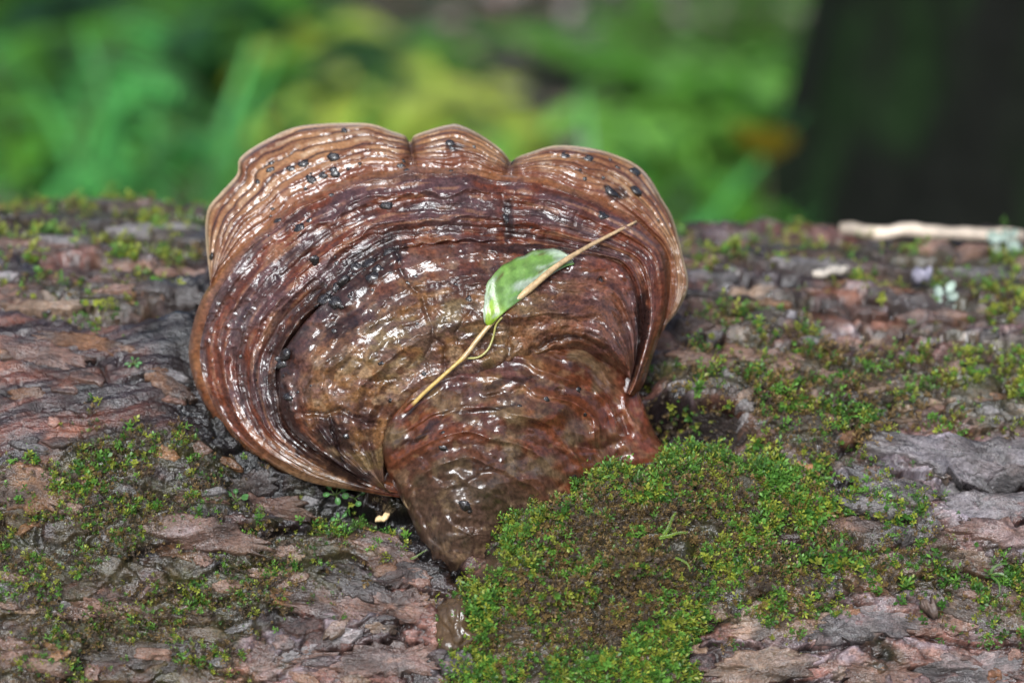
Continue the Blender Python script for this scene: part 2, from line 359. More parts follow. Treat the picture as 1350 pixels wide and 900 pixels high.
# ---- colour (the wood's and bark's own, plus painted shade in grooves, hollow and under the cap)
n1 = fbm(UU*22, AR*30, 91, 4); n2 = fbm(UU*70, AR*110, 92, 4); n3 = fbm(UU*8, AR*10, 93, 3)
n6 = fbm(UU*5, AR*7, 99, 2)
pink = np.array([0.34, 0.19, 0.14]); grey = np.array([0.30, 0.28, 0.28]); dkb = np.array([0.060, 0.036, 0.028]); org = np.array([0.27, 0.115, 0.045]); olive = np.array([0.075, 0.075, 0.028])
c = mixc(np.broadcast_to(pink, h.shape+(3,)), dkb, sst(-0.15, 0.45, n1+0.5*(cA-0.5)))
c = mixc(c, np.array([0.27, 0.12, 0.055]), sst(-0.1, 0.4, n6+0.4*n1)*0.65)
c = mixc(c, grey, sst(0.45, 0.75, cB+0.5*n3)*0.75)
c = mixc(c, org, sst(0.72, 0.9, cB-0.4*n2)*0.6)
n4 = fbm(UU*260, AR*330, 97, 3); n5 = fbm(UU*16, AR*22, 98, 4)
c = mixc(c, np.array([0.40, 0.27, 0.20]), sst(0.1, 0.6, n4+0.5*n2)*0.55)
c = mixc(c, np.array([0.022, 0.017, 0.017]), sst(-0.05, 0.35, n4*0.8+n5)*0.75)
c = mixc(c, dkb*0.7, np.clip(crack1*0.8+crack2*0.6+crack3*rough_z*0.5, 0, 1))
c = mixc(c, np.array([0.30, 0.285, 0.285]), greym*sst(-0.5, 0.3, n2)*0.8)
bw = mixc(np.broadcast_to(np.array([0.20, 0.085, 0.050]), h.shape+(3,)), np.array([0.055, 0.034, 0.032]), sst(-0.25, 0.35, fbm(UU*18, gr*120, 94, 4)+0.3*n3))
bw = mixc(bw, np.array([0.30, 0.14, 0.075]), sst(0.15, 0.5, fbm(UU*30, gr*60, 95, 3))*0.7)
c = mixc(c, bw, bare*0.9)
c = mixc(c, np.array([0.020, 0.016, 0.016]), np.clip(dark_shade*1.25*sst(-0.7, 0.0, n2+0.3), 0, 0.96))  # wet dark bark, with contact shade below the cap's rim painted in
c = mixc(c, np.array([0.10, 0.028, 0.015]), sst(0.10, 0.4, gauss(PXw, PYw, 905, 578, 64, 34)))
c = mixc(c, np.array([0.012, 0.010, 0.010]), sst(0.25, 0.6, gauss(PXw, PYw, 915, 553, 52, 17, 8))*0.95)  # shade of the hollow painted near-black
c = mixc(c, olive, np.clip(mossm*0.75*sst(-0.5, 0.2, n2+0.25), 0, 1))
c = mixc(c, np.array([0.10, 0.13, 0.035]), sst(0.2, 0.5, fbm(UU*35, AR*45, 96, 4))*0.3*(1-bare))
c *= (0.80+0.55*n2+0.35*n4)[..., None].clip(0.15, 2)
# ---- mesh: wrap theta
nT, nU = UU.shape
V = LP.reshape(-1, 3)
F = grid_faces(nT, nU); last = (nT-1)*nU; j = np.arange(nU-1)
F = np.vstack([F, np.stack([last+j, last+j+1, j+1, j], 1)])[:, ::-1]
c0 = len(V); V = np.vstack([V, LC+LAX*U[0]*0.99, LC+LAX*U[-1]*0.99])
i = np.arange(nT); i2 = (i+1) % nT
log_root = empty('fallen_log', LC-LUP*LR)
tag(log_root, 'fallen mossy log with wet flaking bark carrying the large bracket fungus', 'log')
c = mixc(c, np.array([0.016, 0.012, 0.012]), sst(1.5, 6, fis)*0.9)  # groove shade painted near-black into the bark colour
c = np.clip(c, 0.003, 1)**1.3*np.array([1.02, 0.95, 1.07])
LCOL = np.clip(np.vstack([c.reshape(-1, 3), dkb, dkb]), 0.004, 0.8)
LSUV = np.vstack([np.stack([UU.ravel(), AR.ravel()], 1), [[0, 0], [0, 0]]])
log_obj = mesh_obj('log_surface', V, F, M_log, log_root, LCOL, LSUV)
for e, cc in ((0, c0), (nU-1, c0+1)):
    idx = TT[:, 0].size
    ring = LP[:, e]; Vc = np.vstack([ring*0.999+0.001*ring.mean(0), ring.mean(0)])
    k = np.arange(nT); Fc = np.stack([k, (k+1) % nT, np.full(nT, nT)], 1)
    if e: Fc = Fc[:, ::-1]
    mesh_obj('end_grain', Vc, Fc, M_log, log_root, np.tile(np.array([[0.22, 0.14, 0.08]]), (nT+1, 1)), Vc[:, 1:])
# normals of the dense surface
du = np.gradient(LP, axis=1); dt = np.gradient(LP, axis=0); NRM = np.cross(du, dt); NRM /= np.linalg.norm(NRM, axis=2)[..., None]+1e-12
if NRM[200, 400]@np.array([0, -0.5, 0.8]) < 0: NRM = -NRM
def log_sample(u, th):                               # height (m) of the built surface
    iu = np.clip(np.searchsorted(U, u)-1, 0, nU-2); it = np.clip(np.searchsorted(TH, th)-1, 0, nT-2)
    a = np.clip((u-U[iu])/(U[iu+1]-U[iu]), 0, 1); b = np.clip((th-TH[it])/(TH[it+1]-TH[it]), 0, 1)
    return (HL[it, iu]*(1-a)+HL[it, iu+1]*a)*(1-b)+(HL[it+1, iu]*(1-a)+HL[it+1, iu+1]*a)*b
def on_log(px, py):                                  # photo pixel -> (u, theta) on the log
    d = ray(np.array(px, float), np.array(py, float)); o = CAM-LC
    hh = 0.0
    for _ in range(6):
        dy_, dz_ = d@LFR, d@LUP; oy, oz = o@LFR, o@LUP
        A = dy_**2+dz_**2; B = oy*dy_+oz*dz_; C = oy**2+oz**2-(LR+hh)**2
        disc = B*B-A*C
        t = (-B-math.sqrt(max(disc, 0)))/A
        p = o+d*t; u = p@LAX; th = math.atan2(p@LFR, p@LUP); hh = float(log_sample(np.array([u]), np.array([th]))[0])
    return u, th
def log_world(u, th, lift=0.0):
    u = np.asarray(u, float); th = np.asarray(th, float); return log_pt(u, th, log_sample(u, th)+lift)

# ---- bark plates: loose flakes with their own edges, parts of the log
def log_col(u, th):
    iu = np.clip(np.searchsorted(U, u), 0, nU-1); it = np.clip(np.searchsorted(TH, th), 0, nT-1); return c[it, iu]
def bark_plate(px, py, w, hgt, rot, lift, thick, tint, seed, tilt=0.0, n=56):
    u0, t0 = on_log(px, py); r = np.random.default_rng(seed)
    a = np.linspace(0, 2*math.pi, n, endpoint=False)
    ca = np.cos(a); sa = np.sin(a); p = 2.3
    rad = (np.abs(ca)**p+np.abs(sa)**p)**(-1/p)*(1+0.55*fbm(ca*1.1+seed, sa*1.1, seed, 4, 0.7)+0.10*r.standard_normal(n))
    lx = w*0.5*rad*ca; ly = hgt*0.5*rad*sa; cr, sr = math.cos(R_(rot)), math.sin(R_(rot))
    ux = lx*cr-ly*sr; ay = lx*sr+ly*cr
    rings = [(0.98, -thick-0.004), (1.0, -thick*0.5), (0.97, -0.0002), (0.92, 0.0003), (0.78, 0.0005), (0.6, 0.0006), (0.4, 0.0006), (0.2, 0.0006)]
    Vs = []; Cs = []; S0 = log_sample(np.array([u0]), np.array([t0]))[0]
    for q, dz in rings:
        jit = 1+0.015*r.standard_normal(n); uu = u0+ux*q*jit; tt = t0-ay*q*jit/LR
        hs = lerp(log_sample(uu, tt), S0, 0.45)
        bumpy = (0.0013*fbm(uu*70, tt*LR*110, seed+3, 3, 0.5))
        Vs.append(log_pt(uu, tt, hs+lift+dz+bumpy+tilt*ay*q))
        nn = 0.7*fbm(uu*70+seed, tt*LR*110, seed+9, 3, 0.55)
        cc = lerp(np.asarray(tint), log_col(uu, tt), 0.45)*(1+0.8*nn)[:, None]
        cc = lerp(cc, np.array([0.03, 0.024, 0.022]), (sst(0.0, 0.4, fbm(uu*60, tt*LR*90, seed+21, 3))*0.7)[:, None])
        Cs.append(cc)
    V = np.vstack(Vs+[log_pt(np.array([u0]), np.array([t0]), np.array([S0+lift+0.0006]))]); m = len(rings)
    F = tris(grid_faces(m, n, True)); k = np.arange(n); top = (m-1)*n
    F = np.vstack([F, np.stack([top+k, top+(k+1) % n, np.full(n, m*n)], 1)])
    C = np.vstack(Cs+[np.asarray(tint)[None]])
    return mesh_obj('bark_plate', V, F, M_plate, log_root, np.clip(C, 0.004, 0.7))
PK = (0.30, 0.165, 0.12); GY = (0.27, 0.25, 0.25); DK = (0.07, 0.048, 0.042); OR = (0.28, 0.13, 0.055); TN = (0.36, 0.24, 0.16)
plates = [ # px, py, width mm, depth mm, rot, lift mm, thickness mm, tint
 (268,700,62,13,-6,2.5,3,PK),(345,668,44,18,6,2.0,3,PK),(385,684,24,9,10,3.5,2,PK),(225,715,36,9,-10,2.0,2,OR),
 (150,790,40,10,-28,1.5,2,PK),(480,690,26,13,20,1.0,2,OR),(505,725,30,16,-15,1.2,2,PK),(540,752,28,12,15,1.0,2,DK),
 (430,792,44,18,-4,1.2,2.5,PK),(515,800,40,18,8,1.4,2.5,PK),(585,640,10,8,0,0.5,2,DK),(395,640,18,7,14,1,2,DK),
 (470,770,34,12,-12,1.0,2,DK),(560,790,26,14,10,1.2,2,OR),(330,640,30,14,20,1.2,2,DK),(270,660,28,10,-14,1,2,PK),
 (985,590,44,14,10,3,4,PK),(1020,604,34,10,-4,2.5,3,PK),(960,535,50,16,8,8,4,DK),
 (1060,560,38,10,-4,3,3,DK),(1010,470,44,10,-5,4,4,PK),(1085,462,50,11,-2,4.5,4,DK),(1150,455,36,9,4,4,3,TN),(930,475,30,8,-3,3,3,PK),
 (1175,508,30,8,8,3,2,TN),(1110,500,30,7,-6,2.5,2,PK),
 (1235,600,66,18,-14,5,5,GY),(1310,598,60,17,8,6,5,GY),(1180,640,50,18,-16,3,4,GY),(1245,650,46,14,6,3,3,GY),(1300,665,56,20,4,2.5,4,GY),
 (1330,700,50,15,-3,2.5,3,PK),(1255,705,40,13,10,2,3,PK),(1295,735,42,12,12,1.8,2.5,TN),(1335,640,36,14,-6,4,4,GY),(1150,668,36,9,-8,3,3,GY),
 (1115,690,38,9,-8,2,2.5,PK),(1200,700,30,9,10,2,2.5,GY),
 (960,800,44,16,-5,1.5,3,TN),(1030,815,50,18,8,1.5,3,TN),(1160,815,46,16,-3,1.5,3,GY),(1240,820,44,15,6,1.8,3,PK),(1310,810,40,14,-8,1.5,3,TN),(1100,830,44,14,2,1.5,3,GY),
 (1120,420,40,9,-8,4,4,DK),(1190,400,44,9,-4,4,4,DK),(1030,428,36,8,2,3,3,DK),(1230,425,40,9,6,3,3,PK),(1290,420,34,9,-6,3,3,DK),(940,395,34,9,-4,3,3,DK),
 (1000,372,36,9,2,3,3,TN),(1060,352,40,9,-2,3,3,GY),(1150,356,44,9,3,3,3,DK),(1250,345,40,9,0,3,3,PK),(910,352,30,8,0,3,3,PK),(1290,370,40,9,3,3,3,GY),
 (880,452,20,12,30,3,3,PK),(905,430,24,9,-10,3,3,DK),
 (60,395,40,12,-3,3,3,TN),(15,385,40,14,4,3,3,PK),(130,350,44,13,-4,3,3,DK),(190,345,40,12,8,3,3,PK),(240,360,30,12,-6,3,3,PK),(90,325,44,12,3,3,3,GY),(30,330,44,12,-6,3,3,PK),
 (200,305,44,12,0,3,3,GY),(130,300,44,12,4,3,3,DK),(250,320,36,12,-8,3,3,DK),(50,295,44,12,6,3,3,DK),(225,390,40,10,-5,4,3,DK),(180,388,30,8,6,3,3,PK),(250,405,32,7,-8,4,3,DK),
 (40,460,56,14,-10,1.0,2.5,PK),(115,452,50,11,-4,1.0,2,OR),(30,640,50,22,-14,1.0,2.5,OR),(215,500,34,12,-28,0.8,2,OR),(90,800,30,12,-20,1.2,2,PK),(25,790,30,12,-10,1.2,2,DK),
 (20,860,50,14,-6,1.5,3,PK),(200,865,56,16,5,1.5,3,DK),(380,870,56,18,-6,1.5,3,PK),(520,870,50,18,6,1.5,3,PK),(1000,880,50,16,4,1.5,3,TN),(1150,885,50,16,-6,1.5,3,PK),(1290,880,50,16,6,1.5,3,GY),
]
for k, (px, py, w, d, rot, lf, tk, tint) in enumerate(plates):
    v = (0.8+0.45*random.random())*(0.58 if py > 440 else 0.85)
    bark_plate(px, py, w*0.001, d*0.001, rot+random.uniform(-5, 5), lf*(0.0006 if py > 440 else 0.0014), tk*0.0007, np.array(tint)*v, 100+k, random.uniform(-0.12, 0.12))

# small loose flakes between the plates
FUNG_OUT = [(270,270),(330,190),(540,160),(800,190),(910,330),(900,440),(860,600),(640,760),(560,740),(500,660),(360,640),(255,520)]
fr = np.random.default_rng(91); nf = 0
while nf < 190:
    x, y = fr.uniform(-20, 1370), fr.uniform(285, 900)
    if poly_sd(np.array([x]), np.array([y]), FUNG_OUT)[0] > -12: continue
    if poly_sd(np.array([x]), np.array([y]), MOSS[0][1])[0] > -5: continue
    if x < 230 and 430 < y < 560 and fr.random() < 0.7: continue
    tint = [PK, PK, GY, TN, OR, DK][fr.integers(0, 6)]; back = y < 440
    bark_plate(x, y, fr.uniform(0.007, 0.020)*(1.5 if back else 1), fr.uniform(0.004, 0.008), fr.normal(0, 16), fr.uniform(0.0002, 0.0013)*(2.4 if back else 1), fr.uniform(0.0008, 0.002), np.array(tint)*fr.uniform(0.5, 1.1), 3000+nf, fr.normal(0, 0.22), 22); nf += 1

# ================================================================== the bracket fungus
FC = np.array([590.0, 430.0])
def polar(contour, phi):
    S = spline(contour, 1500); ph = np.unwrap(np.arctan2(S[:, 0]-FC[0], -(S[:, 1]-FC[1])))
    ph = ph-2*math.pi*np.round((ph.mean()+0.4)/(2*math.pi)) if abs(ph.mean()) > 3 else ph
    o = np.argsort(ph, kind='stable'); r = np.hypot(S[:, 0]-FC[0], S[:, 1]-FC[1])
    return np.interp(phi, ph[o], r[o]), np.interp(phi, ph[o], S[o, 2])
def pol_xy(phi, r): return FC[0]+r*np.sin(phi), FC[1]-r*np.cos(phi)
EB = [(532,656,-10),(512,653,-8),(480,649,-6),(440,645,-6),(400,638,-6),(365,622,-6),(330,600,-7),(300,575,-8),(275,545,-9),(258,510,-9),(250,480,-10),(249,455,-9),(255,425,-7),(265,395,-5),(280,370,-3),(296,348,-2),(322,319,-1),(350,298,0),(364,285,0),(385,270,0),(413,256,1),(448,241,1),(486,228,1),(517,225,1),(543,219,2),(580,221,2),(623,221,1),(652,229,0),(678,232,0),(719,235,0),(753,247,0),(788,261,-1),(811,273,-2),(837,287,-3),(857,305,-5),(875,325,-7),(883,347,-9),(884,380,-11),(881,409,-12),(875,432,-13),(866,455,-14),(857,481,-15),(849,505,-16),(837,524,-18)]
EA = [(279,395,-16),(277,371,-18),(271,313,-20),(274,276,-20),(290,255,-20),(312,230,-19),(316,209,-19),(341,190,-19),(385,169,-19),(428,163,-19),(485,163,-19),(517,173,-20),(534,179,-22),(540,187,-27),(546,179,-22),(561,173,-19),(590,165,-18),(606,165,-18),(632,177,-19),(658,195,-20),(669,207,-23),(674,213,-27),(681,208,-23),(696,202,-20),(733,192,-19),(776,195,-19),(811,204,-20),(840,218,-21),(857,235,-22),(872,261,-23),(886,285,-23),(895,316,-24),(901,342,-24),(907,368,-24),(904,389,-24),(892,412,-24),(879,428,-24),(870,442,-24)]
EC = [(526,650,-8),(503,645,-6),(470,630,-4),(436,611,-3),(402,588,-2),(380,568,-2),(368,545,-1),(364,507,0),(370,467,1),(393,432,2),(413,409,3),(440,385,4),(470,360,4),(500,340,5),(524,328,5),(580,321,5),(623,319,4),(695,322,3),(745,329,2),(790,337,1),(820,347,-1),(838,372,-3),(845,409,-5),(845,438,-6),(840,470,-6),(832,496,-7)]
def bands(t, s, freq, seed, wob=0.25, rough=0.6, octv=3):    # ring relief: noise that varies fast across, slowly along
    w = t*freq+wob*freq*0.1*fbm(s*5, t*2, seed, 3)
    return fbm(s*2.2, w, seed+1, octv, rough), w
fungus = empty('bracket_fungus', fung(np.array(600.0), np.array(735.0), np.array(0.0)))
tag(fungus, 'large glossy wet brown bracket fungus with concentric ridges and three pale scalloped lobes', 'fungus')
def radial_layer(name, phi, rings, nt, mat, relief, colour, seed):
    """rings: list of (kpos 0..1 rows, r(phi), h(phi)); Catmull-like linear resample with smooth rows"""
    ks = np.array([k for k, _, _ in rings]); rows = np.linspace(0, 1, nt)
    Rr = np.stack([r for _, r, _ in rings]); Hh = np.stack([x for _, _, x in rings])
    T = np.empty((nt, len(phi))); H = np.empty_like(T)
    idx = np.clip(np.searchsorted(ks, rows, side='right')-1, 0, len(ks)-2)
    f = (rows-ks[idx])/(ks[idx+1]-ks[idx])
    def cr(A):
        m = len(ks); p0 = A[np.maximum(idx-1, 0)]; p1 = A[idx]; p2 = A[idx+1]; p3 = A[np.minimum(idx+2, m-1)]; ff = f[:, None]
        k0 = ks[np.maximum(idx-1, 0)]; k1 = ks[idx]; k2 = ks[idx+1]; k3 = ks[np.minimum(idx+2, m-1)]
        m1 = (p2-p0)/np.maximum(k2-k0, 1e-6)[:, None]*(k2-k1)[:, None]; m2 = (p3-p1)/np.maximum(k3-k1, 1e-6)[:, None]*(k2-k1)[:, None]
        return (2*ff**3-3*ff**2+1)*p1+(ff**3-2*ff**2+ff)*m1+(-2*ff**3+3*ff**2)*p2+(ff**3-ff**2)*m2
    Rg = cr(Rr); Hg = cr(Hh)
    px, py = pol_xy(phi[None], Rg)
    return px, py, Hg, rows
# cracks drawn along photo polylines: real grooves
CRACKS = [([(524,328),(527,352),(540,375),(556,392),(566,420),(573,446),(584,452),(586,480),(583,510)],3.2,1.6),([(573,446),(560,470),(566,486)],2,1.0),([(586,480),(620,470),(650,466)],2,0.9),
 ([(668,420),(672,450),(668,480)],3,1.4),([(404,545),(430,548),(450,540),(470,552),(500,560)],4,2.6),([(436,548),(440,580),(455,610)],3,1.5),([(760,280),(757,300)],2,0.8),([(663,255),(668,290),(664,318)],7,1.6),
 ([(700,462),(735,448),(768,446),(800,462),(826,492)],4,2.5),([(480,500),(500,505),(520,498)],2.5,1.2),([(620,410),(600,440),(602,470)],2,0.8)]
STAIN_SHADE = [(485,352,40,26,0),(430,394,46,22,-35),(455,376,34,22,-30),(515,330,20,18,0),(376,470,14,44,15),(372,530,13,50,-8),(395,580,30,12,40),(440,575,30,18,30),(640,540,40,5,-10),(560,566,36,5,-36),(670,505,40,5,-8),(845,430,8,60,6),(600,195,10,8,0),(812,254,12,10,0),(668,290,10,30,0),(450,432,26,16,-40),(700,330,60,7,0)]
def crack_field(px, py):
    g_ = np.zeros(px.shape)
    for pts, w, d in CRACKS:
        g_ = np.maximum(g_, d*np.exp(-(poly_dist(px+2.5*vnoise(px/9, py/9, 3), py+2.5*vnoise(px/9, py/9, 4), pts)/w)**2))
    return g_
def stain_shade_field(px, py):
    wob = fbm(px/22, py/22, 5, 3)
    g_ = np.zeros(px.shape)
    for cx, cy, rx, ry, rot in STAIN_SHADE:
        g_ = np.maximum(g_, gauss(px+8*wob, py+8*wob, cx, cy, rx, ry, rot))
    band = np.exp(-(poly_dist(px+9*wob, py+9*wob, [(530,326),(500,340),(468,362),(436,388),(410,412),(388,436),(370,468),(364,507),(370,548),(396,586),(440,613),(480,634)])/15)**2)*(0.75+0.5*fbm(px/16, py/16, 7, 2))  # black stain and crevice shade painted along the old cap's edge
    g_ = np.maximum(g_, band)
    return sst(0.16, 0.58, g_*(1+0.6*fbm(px/7, py/7, 6, 3)))
def dome(px, py): return 22*np.exp(-((px-585)/250)**2-((py-440)/190)**2)
def emit_layer(name, px, py, H, mat, colr, svec, closed=False, flip=False):
    colr = np.clip(colr, 0.002, 1)**1.15*np.array([1.20, 1.27, 1.48])
    H = H+dome(px, py); P = fung(px, py, H); n, m = px.shape
    F = grid_faces(n, m, closed)
    if flip: F = F[:, ::-1]
    return mesh_obj(name, P.reshape(-1, 3), F, mat, fungus, np.clip(colr.reshape(-1, 3), 0.004, 0.85), svec.reshape(-1, 2))

# --- growth margin (pale lobed rim, behind and below the cap)
phA = np.linspace(R_(-84), R_(92), 820)
rE, hE = polar(EA, phA); rI, hI = polar(EB, phA); rI = np.minimum(rI, rE-1)
ringsA = [(0, rE*0.55, hE-26), (0.10, rE*0.90, hE-17), (0.18, rE-4, hE-8), (0.24, rE, hE-3), (0.29, rE-2.5, hE), (0.36, lerp(rE, rI, 0.10), lerp(hE, hI, 0.10)+2.2), (0.55, lerp(rE, rI, 0.40), lerp(hE, hI, 0.35)+3.0), (0.78, lerp(rE, rI, 0.75), lerp(hE, hI, 0.62)+1.0), (0.90, lerp(rE, rI, 0.98), lerp(hE, hI, 0.75)-2), (1.0, rI*0.94, hI-10)]
px, py, H, rows = radial_layer('m', phA, ringsA, 88, None, None, None, 1)
t = (rows[:, None]-0.24)/0.66+0*phA[None]; sA = phA[None]*0.115+0*t
bn, w = bands(t, phA[None]*1.5+0*t, 11, 211, 0.5)
lin = np.abs(np.sin(w*2.1+1.3*fbm(phA[None]*8, t*3, 213, 2)))
on = sst(0.0, 0.12, t)
notch = np.exp(-(np.minimum(np.abs(px-541)/7+np.maximum(0, py-222)/30, np.abs(px-675)/7+np.maximum(0, py-232)/30))**2)
H = H+on*(1.3*bn+0.8*lin-0.4+0.9*fbm(px/30, py/30, 215, 3)+0.35*fbm(px/6, py/6, 216, 2))-3.5*notch*on
cr_, tan_, brn, red, drk = np.array([0.60,0.44,0.27]), np.array([0.27,0.140,0.062]), np.array([0.150,0.062,0.030]), np.array([0.165,0.055,0.028]), np.array([0.045,0.024,0.020])
C = mixc(np.broadcast_to(tan_, px.shape+(3,)), brn, sst(-0.25, 0.35, bn+0.35*fbm(px/25, py/25, 217, 3)))
C = mixc(C, drk, sst(0.42, 0.12, lin)*0.92); C = mixc(C, cr_, sst(0.16, 0.0, t)*0.85); C = mixc(C, cr_*0.75, sst(0.6, 0.9, lin)*sst(-0.1, 0.4, fbm(px/18, py/18, 218, 3))*0.45); C = mixc(C, red, sst(0.55, 1.0, t)*0.55)
C = mixc(C, drk, np.clip(notch*0.5, 0, 1)); C = mixc(C, drk*0.6, stain_shade_field(px, py)*0.8)
emit_layer('growth_margin', px, py, H, M_margin, C, np.stack([sA, t*0.024], -1), flip=True)

# --- main cap
phB = np.linspace(R_(-165), R_(110.5), 1020)
rE, hE = polar(EB, phB); rC, hC = polar(EC, phB); rC = np.minimum(rC, rE-6)
kr = 1+1.3*sst(R_(-50), R_(-105), phB)
crev = 0.28+0.30*sst(R_(-78), R_(-112), phB)+0.4*sst(R_(60), R_(95), phB)
ringsB = [(0, rE*0.45, hE-30), (0.06, rE*0.86, hE-21*kr), (0.11, rE-6, hE-13*kr), (0.15, rE, hE-7*kr), (0.185, rE-2.5*kr, hE-2.5*kr), (0.22, rE-8*kr, hE+0.5), (0.28, lerp(rE, rC, 0.12), lerp(hE, hC, 0.05)+2.0), (0.45, lerp(rE, rC, 0.38), lerp(hE, hC, 0.35)+2.5), (0.65, lerp(rE, rC, 0.66), lerp(hE, hC, 0.65)+1.6), (0.83, lerp(rE, rC, 0.90), lerp(hE, hC, 0.85)-1.0), (0.88, lerp(rE, rC, 0.97), hC-3.2*crev), (0.94, lerp(rE, rC, 1.04), hC-6*crev), (1.0, rC*0.88, hC-10*crev)]
px, py, H, rows = radial_layer('b', phB, ringsB, 225, None, None, None, 2)
t = (rows[:, None]-0.15)/0.75+0*phB[None]; wid = ((rE-rC)/100)[None]
bn, w = bands(t, phB[None]*1.2, 7, 221, 0.35, 0.45, 2)
bf, wf = bands(t, phB[None]*2.0, 26, 225, 0.12, 0.5, 2)
on = sst(0.0, 0.14, t); amp = 0.05+1.1*sst(0.22, 0.95, wid)
rid = 1-np.abs(np.sin(w*1.35+0.9*fbm(phB[None]*5, t*2, 226, 2)))
rd2 = (1-np.abs(np.sin(w*3.7+1.0*fbm(phB[None]*7, t*3, 237, 2))))*(0.7+0.7*fbm(px/14, py/14, 238, 2))
H = H+on*amp*(1.7*bn+2.3*rid**1.5-1.5+0.9*rd2+0.35*bf+1.3*fbm(px/38, py/38, 227, 2)+0.35*sst(0.15, 0.6, fbm(px/7, py/6, 228, 2)))+0.25*fbm(px/10, py/10, 229, 2)-crack_field(px, py)+6*np.clip(4*t*(1-t), 0, 1)*sst(0.95, 0.3, wid)*on
red2, purple, gold = np.array([0.120,0.036,0.017]), np.array([0.095,0.048,0.042]), np.array([0.27,0.125,0.045])
C = mixc(np.broadcast_to(red2, px.shape+(3,)), purple, sst(-0.2, 0.4, bn+0.5*fbm(px/40, py/40, 231, 3)))
C = mixc(C, np.array([0.24,0.125,0.065]), sst(0.10, 0.55, bf+0.3*fbm(px/15, py/15, 232, 3))*0.6)
C = mixc(C, drk, sst(0.28, 0.05, rid)*sst(-0.3, 0.4, fbm(px/30, py/30, 233, 2)+0.2)*0.7)
C = mixc(C, drk, sst(0.05, -0.35, bf+0.25*fbm(px/12, py/12, 236, 2))*0.45*sst(0.1, 0.25, t))
rim = sst(0.16, 0.02, t); C = mixc(C, gold, rim*0.75*(0.6+0.4*fbm(px/20, py/20, 234, 2)))
low = sst(560, 640, py)*sst(520, 440, px); C = mixc(C, np.array([0.17,0.105,0.045]), low*0.6)
C = mixc(C, red2*0.8, sst(835, 870, px)*0.7); C = mixc(C, drk*0.5, stain_shade_field(px, py)*0.85)
C *= (1+0.45*fbm(px/4.5, py/4.5, 235, 3))[..., None]
emit_layer('cap', px, py, H, M_cap, C, np.stack([phB[None]*0.10+0*t, t*0.042*wid], -1), flip=True)

# --- older inner cap
nS, nTt = 430, 215
E = spline(EC, nS)
IB = spline([(507,648,-2),(506,612,2),(509,570,5),(528,536,8),(552,512,9),(612,491,10),(655,476,10),(699,464,9),(740,457,5),(768,458,2),(805,478,-2),(832,503,-9)], nS)
C0 = np.array([640.0, 470.0])
def inset(P, k, dh): Q = P.copy(); Q[:, :2] = C0+(P[:, :2]-C0)*(1-k); Q[:, 2] += dh; return Q
mid = lambda f, dh: np.c_[lerp(E[:, :2], IB[:, :2], f), lerp(E[:, 2], IB[:, 2], f)+dh]
lip = sst(0.62, 0.85, np.linspace(0, 1, nS))
m9 = mid(0.86, 0); m9[:, 2] += lip*12; m8 = mid(0.6, 7); m8[:, 2] += lip*5
mEnd = mid(1.0, 0); mEnd[:, 2] -= 1; mB = mid(1.12, -14)
ringsC = [(0, inset(E, 0.10, -13)), (0.05, inset(E, 0.022, -5)), (0.09, inset(E, 0.010, -1)), (0.13, inset(E, 0.022, 2.6)), (0.2, mid(0.12, 4.2)), (0.38, mid(0.33, 6)), (0.6, m8), (0.82, m9), (0.93, mEnd), (1.0, mB)]
ks = np.array([k for k, _ in ringsC]); A = np.stack([r for _, r in ringsC]); rows = np.linspace(0, 1, nTt)
idx = np.clip(np.searchsorted(ks, rows, side='right')-1, 0, len(ks)-2); f = ((rows-ks[idx])/(ks[idx+1]-ks[idx]))[:, None, None]
def cr_rows(A, ks, idx, f):
    m = len(ks); i0 = np.maximum(idx-1, 0); i3 = np.minimum(idx+2, m-1); dk = (ks[idx+1]-ks[idx])[:, None, None]
    m1 = (A[idx+1]-A[i0])/np.maximum(ks[idx+1]-ks[i0], 1e-6)[:, None, None]*dk; m2 = (A[i3]-A[idx])/np.maximum(ks[i3]-ks[idx], 1e-6)[:, None, None]*dk
    return (2*f**3-3*f**2+1)*A[idx]+(f**3-2*f**2+f)*m1+(-2*f**3+3*f**2)*A[idx+1]+(f**3-f**2)*m2
G = cr_rows(A, ks, idx, f); px, py, H = G[..., 0], G[..., 1], G[..., 2]
t = (rows[:, None]-0.09)/0.84+0*px; sS = np.linspace(0, 1, nS)[None]+0*px
bn, w = bands(t, sS*3.6, 5, 241, 0.6, 0.45, 2); bf, _ = bands(t, sS*7, 18, 243, 0.3, 0.5, 2)
on = sst(0, 0.1, t)*sst(1.1, 0.9, t)*(0.12+0.88*sst(0.02, 0.16, sS))*(0.3+0.7*sst(0.99, 0.88, sS))
rdc = 1-np.abs(np.sin(w*1.9+0.9*fbm(sS*6, t*2, 249, 2)))
rd2 = (1-np.abs(np.sin(w*4.6+1.2*fbm(sS*8, t*3, 250, 2))))*(0.6+0.7*fbm(px/14, py/12, 260, 2))
H = H+on*(2.4*bn+2.2*rdc**1.5+1.5*rd2-1.5+0.45*bf+2.4*fbm(px/60, py/46, 245, 2)+0.9*fbm(px/24, py/20, 246, 2)+0.5*sst(0.1, 0.6, fbm(px/8, py/7, 248, 2))+0.10*fbm(px/6, py/6, 247, 2))-1.2*crack_field(px, py)-sst(0.2, 0.8, gauss(px, py, 792, 370, 6, 6))*3
och, grn, umb, pal = np.array([0.165,0.082,0.033]), np.array([0.125,0.090,0.040]), np.array([0.085,0.038,0.022]), np.array([0.30,0.20,0.11])
C = mixc(np.broadcast_to(och, px.shape+(3,)), umb, sst(-0.1, 0.45, fbm(px/34, py/30, 251, 4)+0.35*bn))
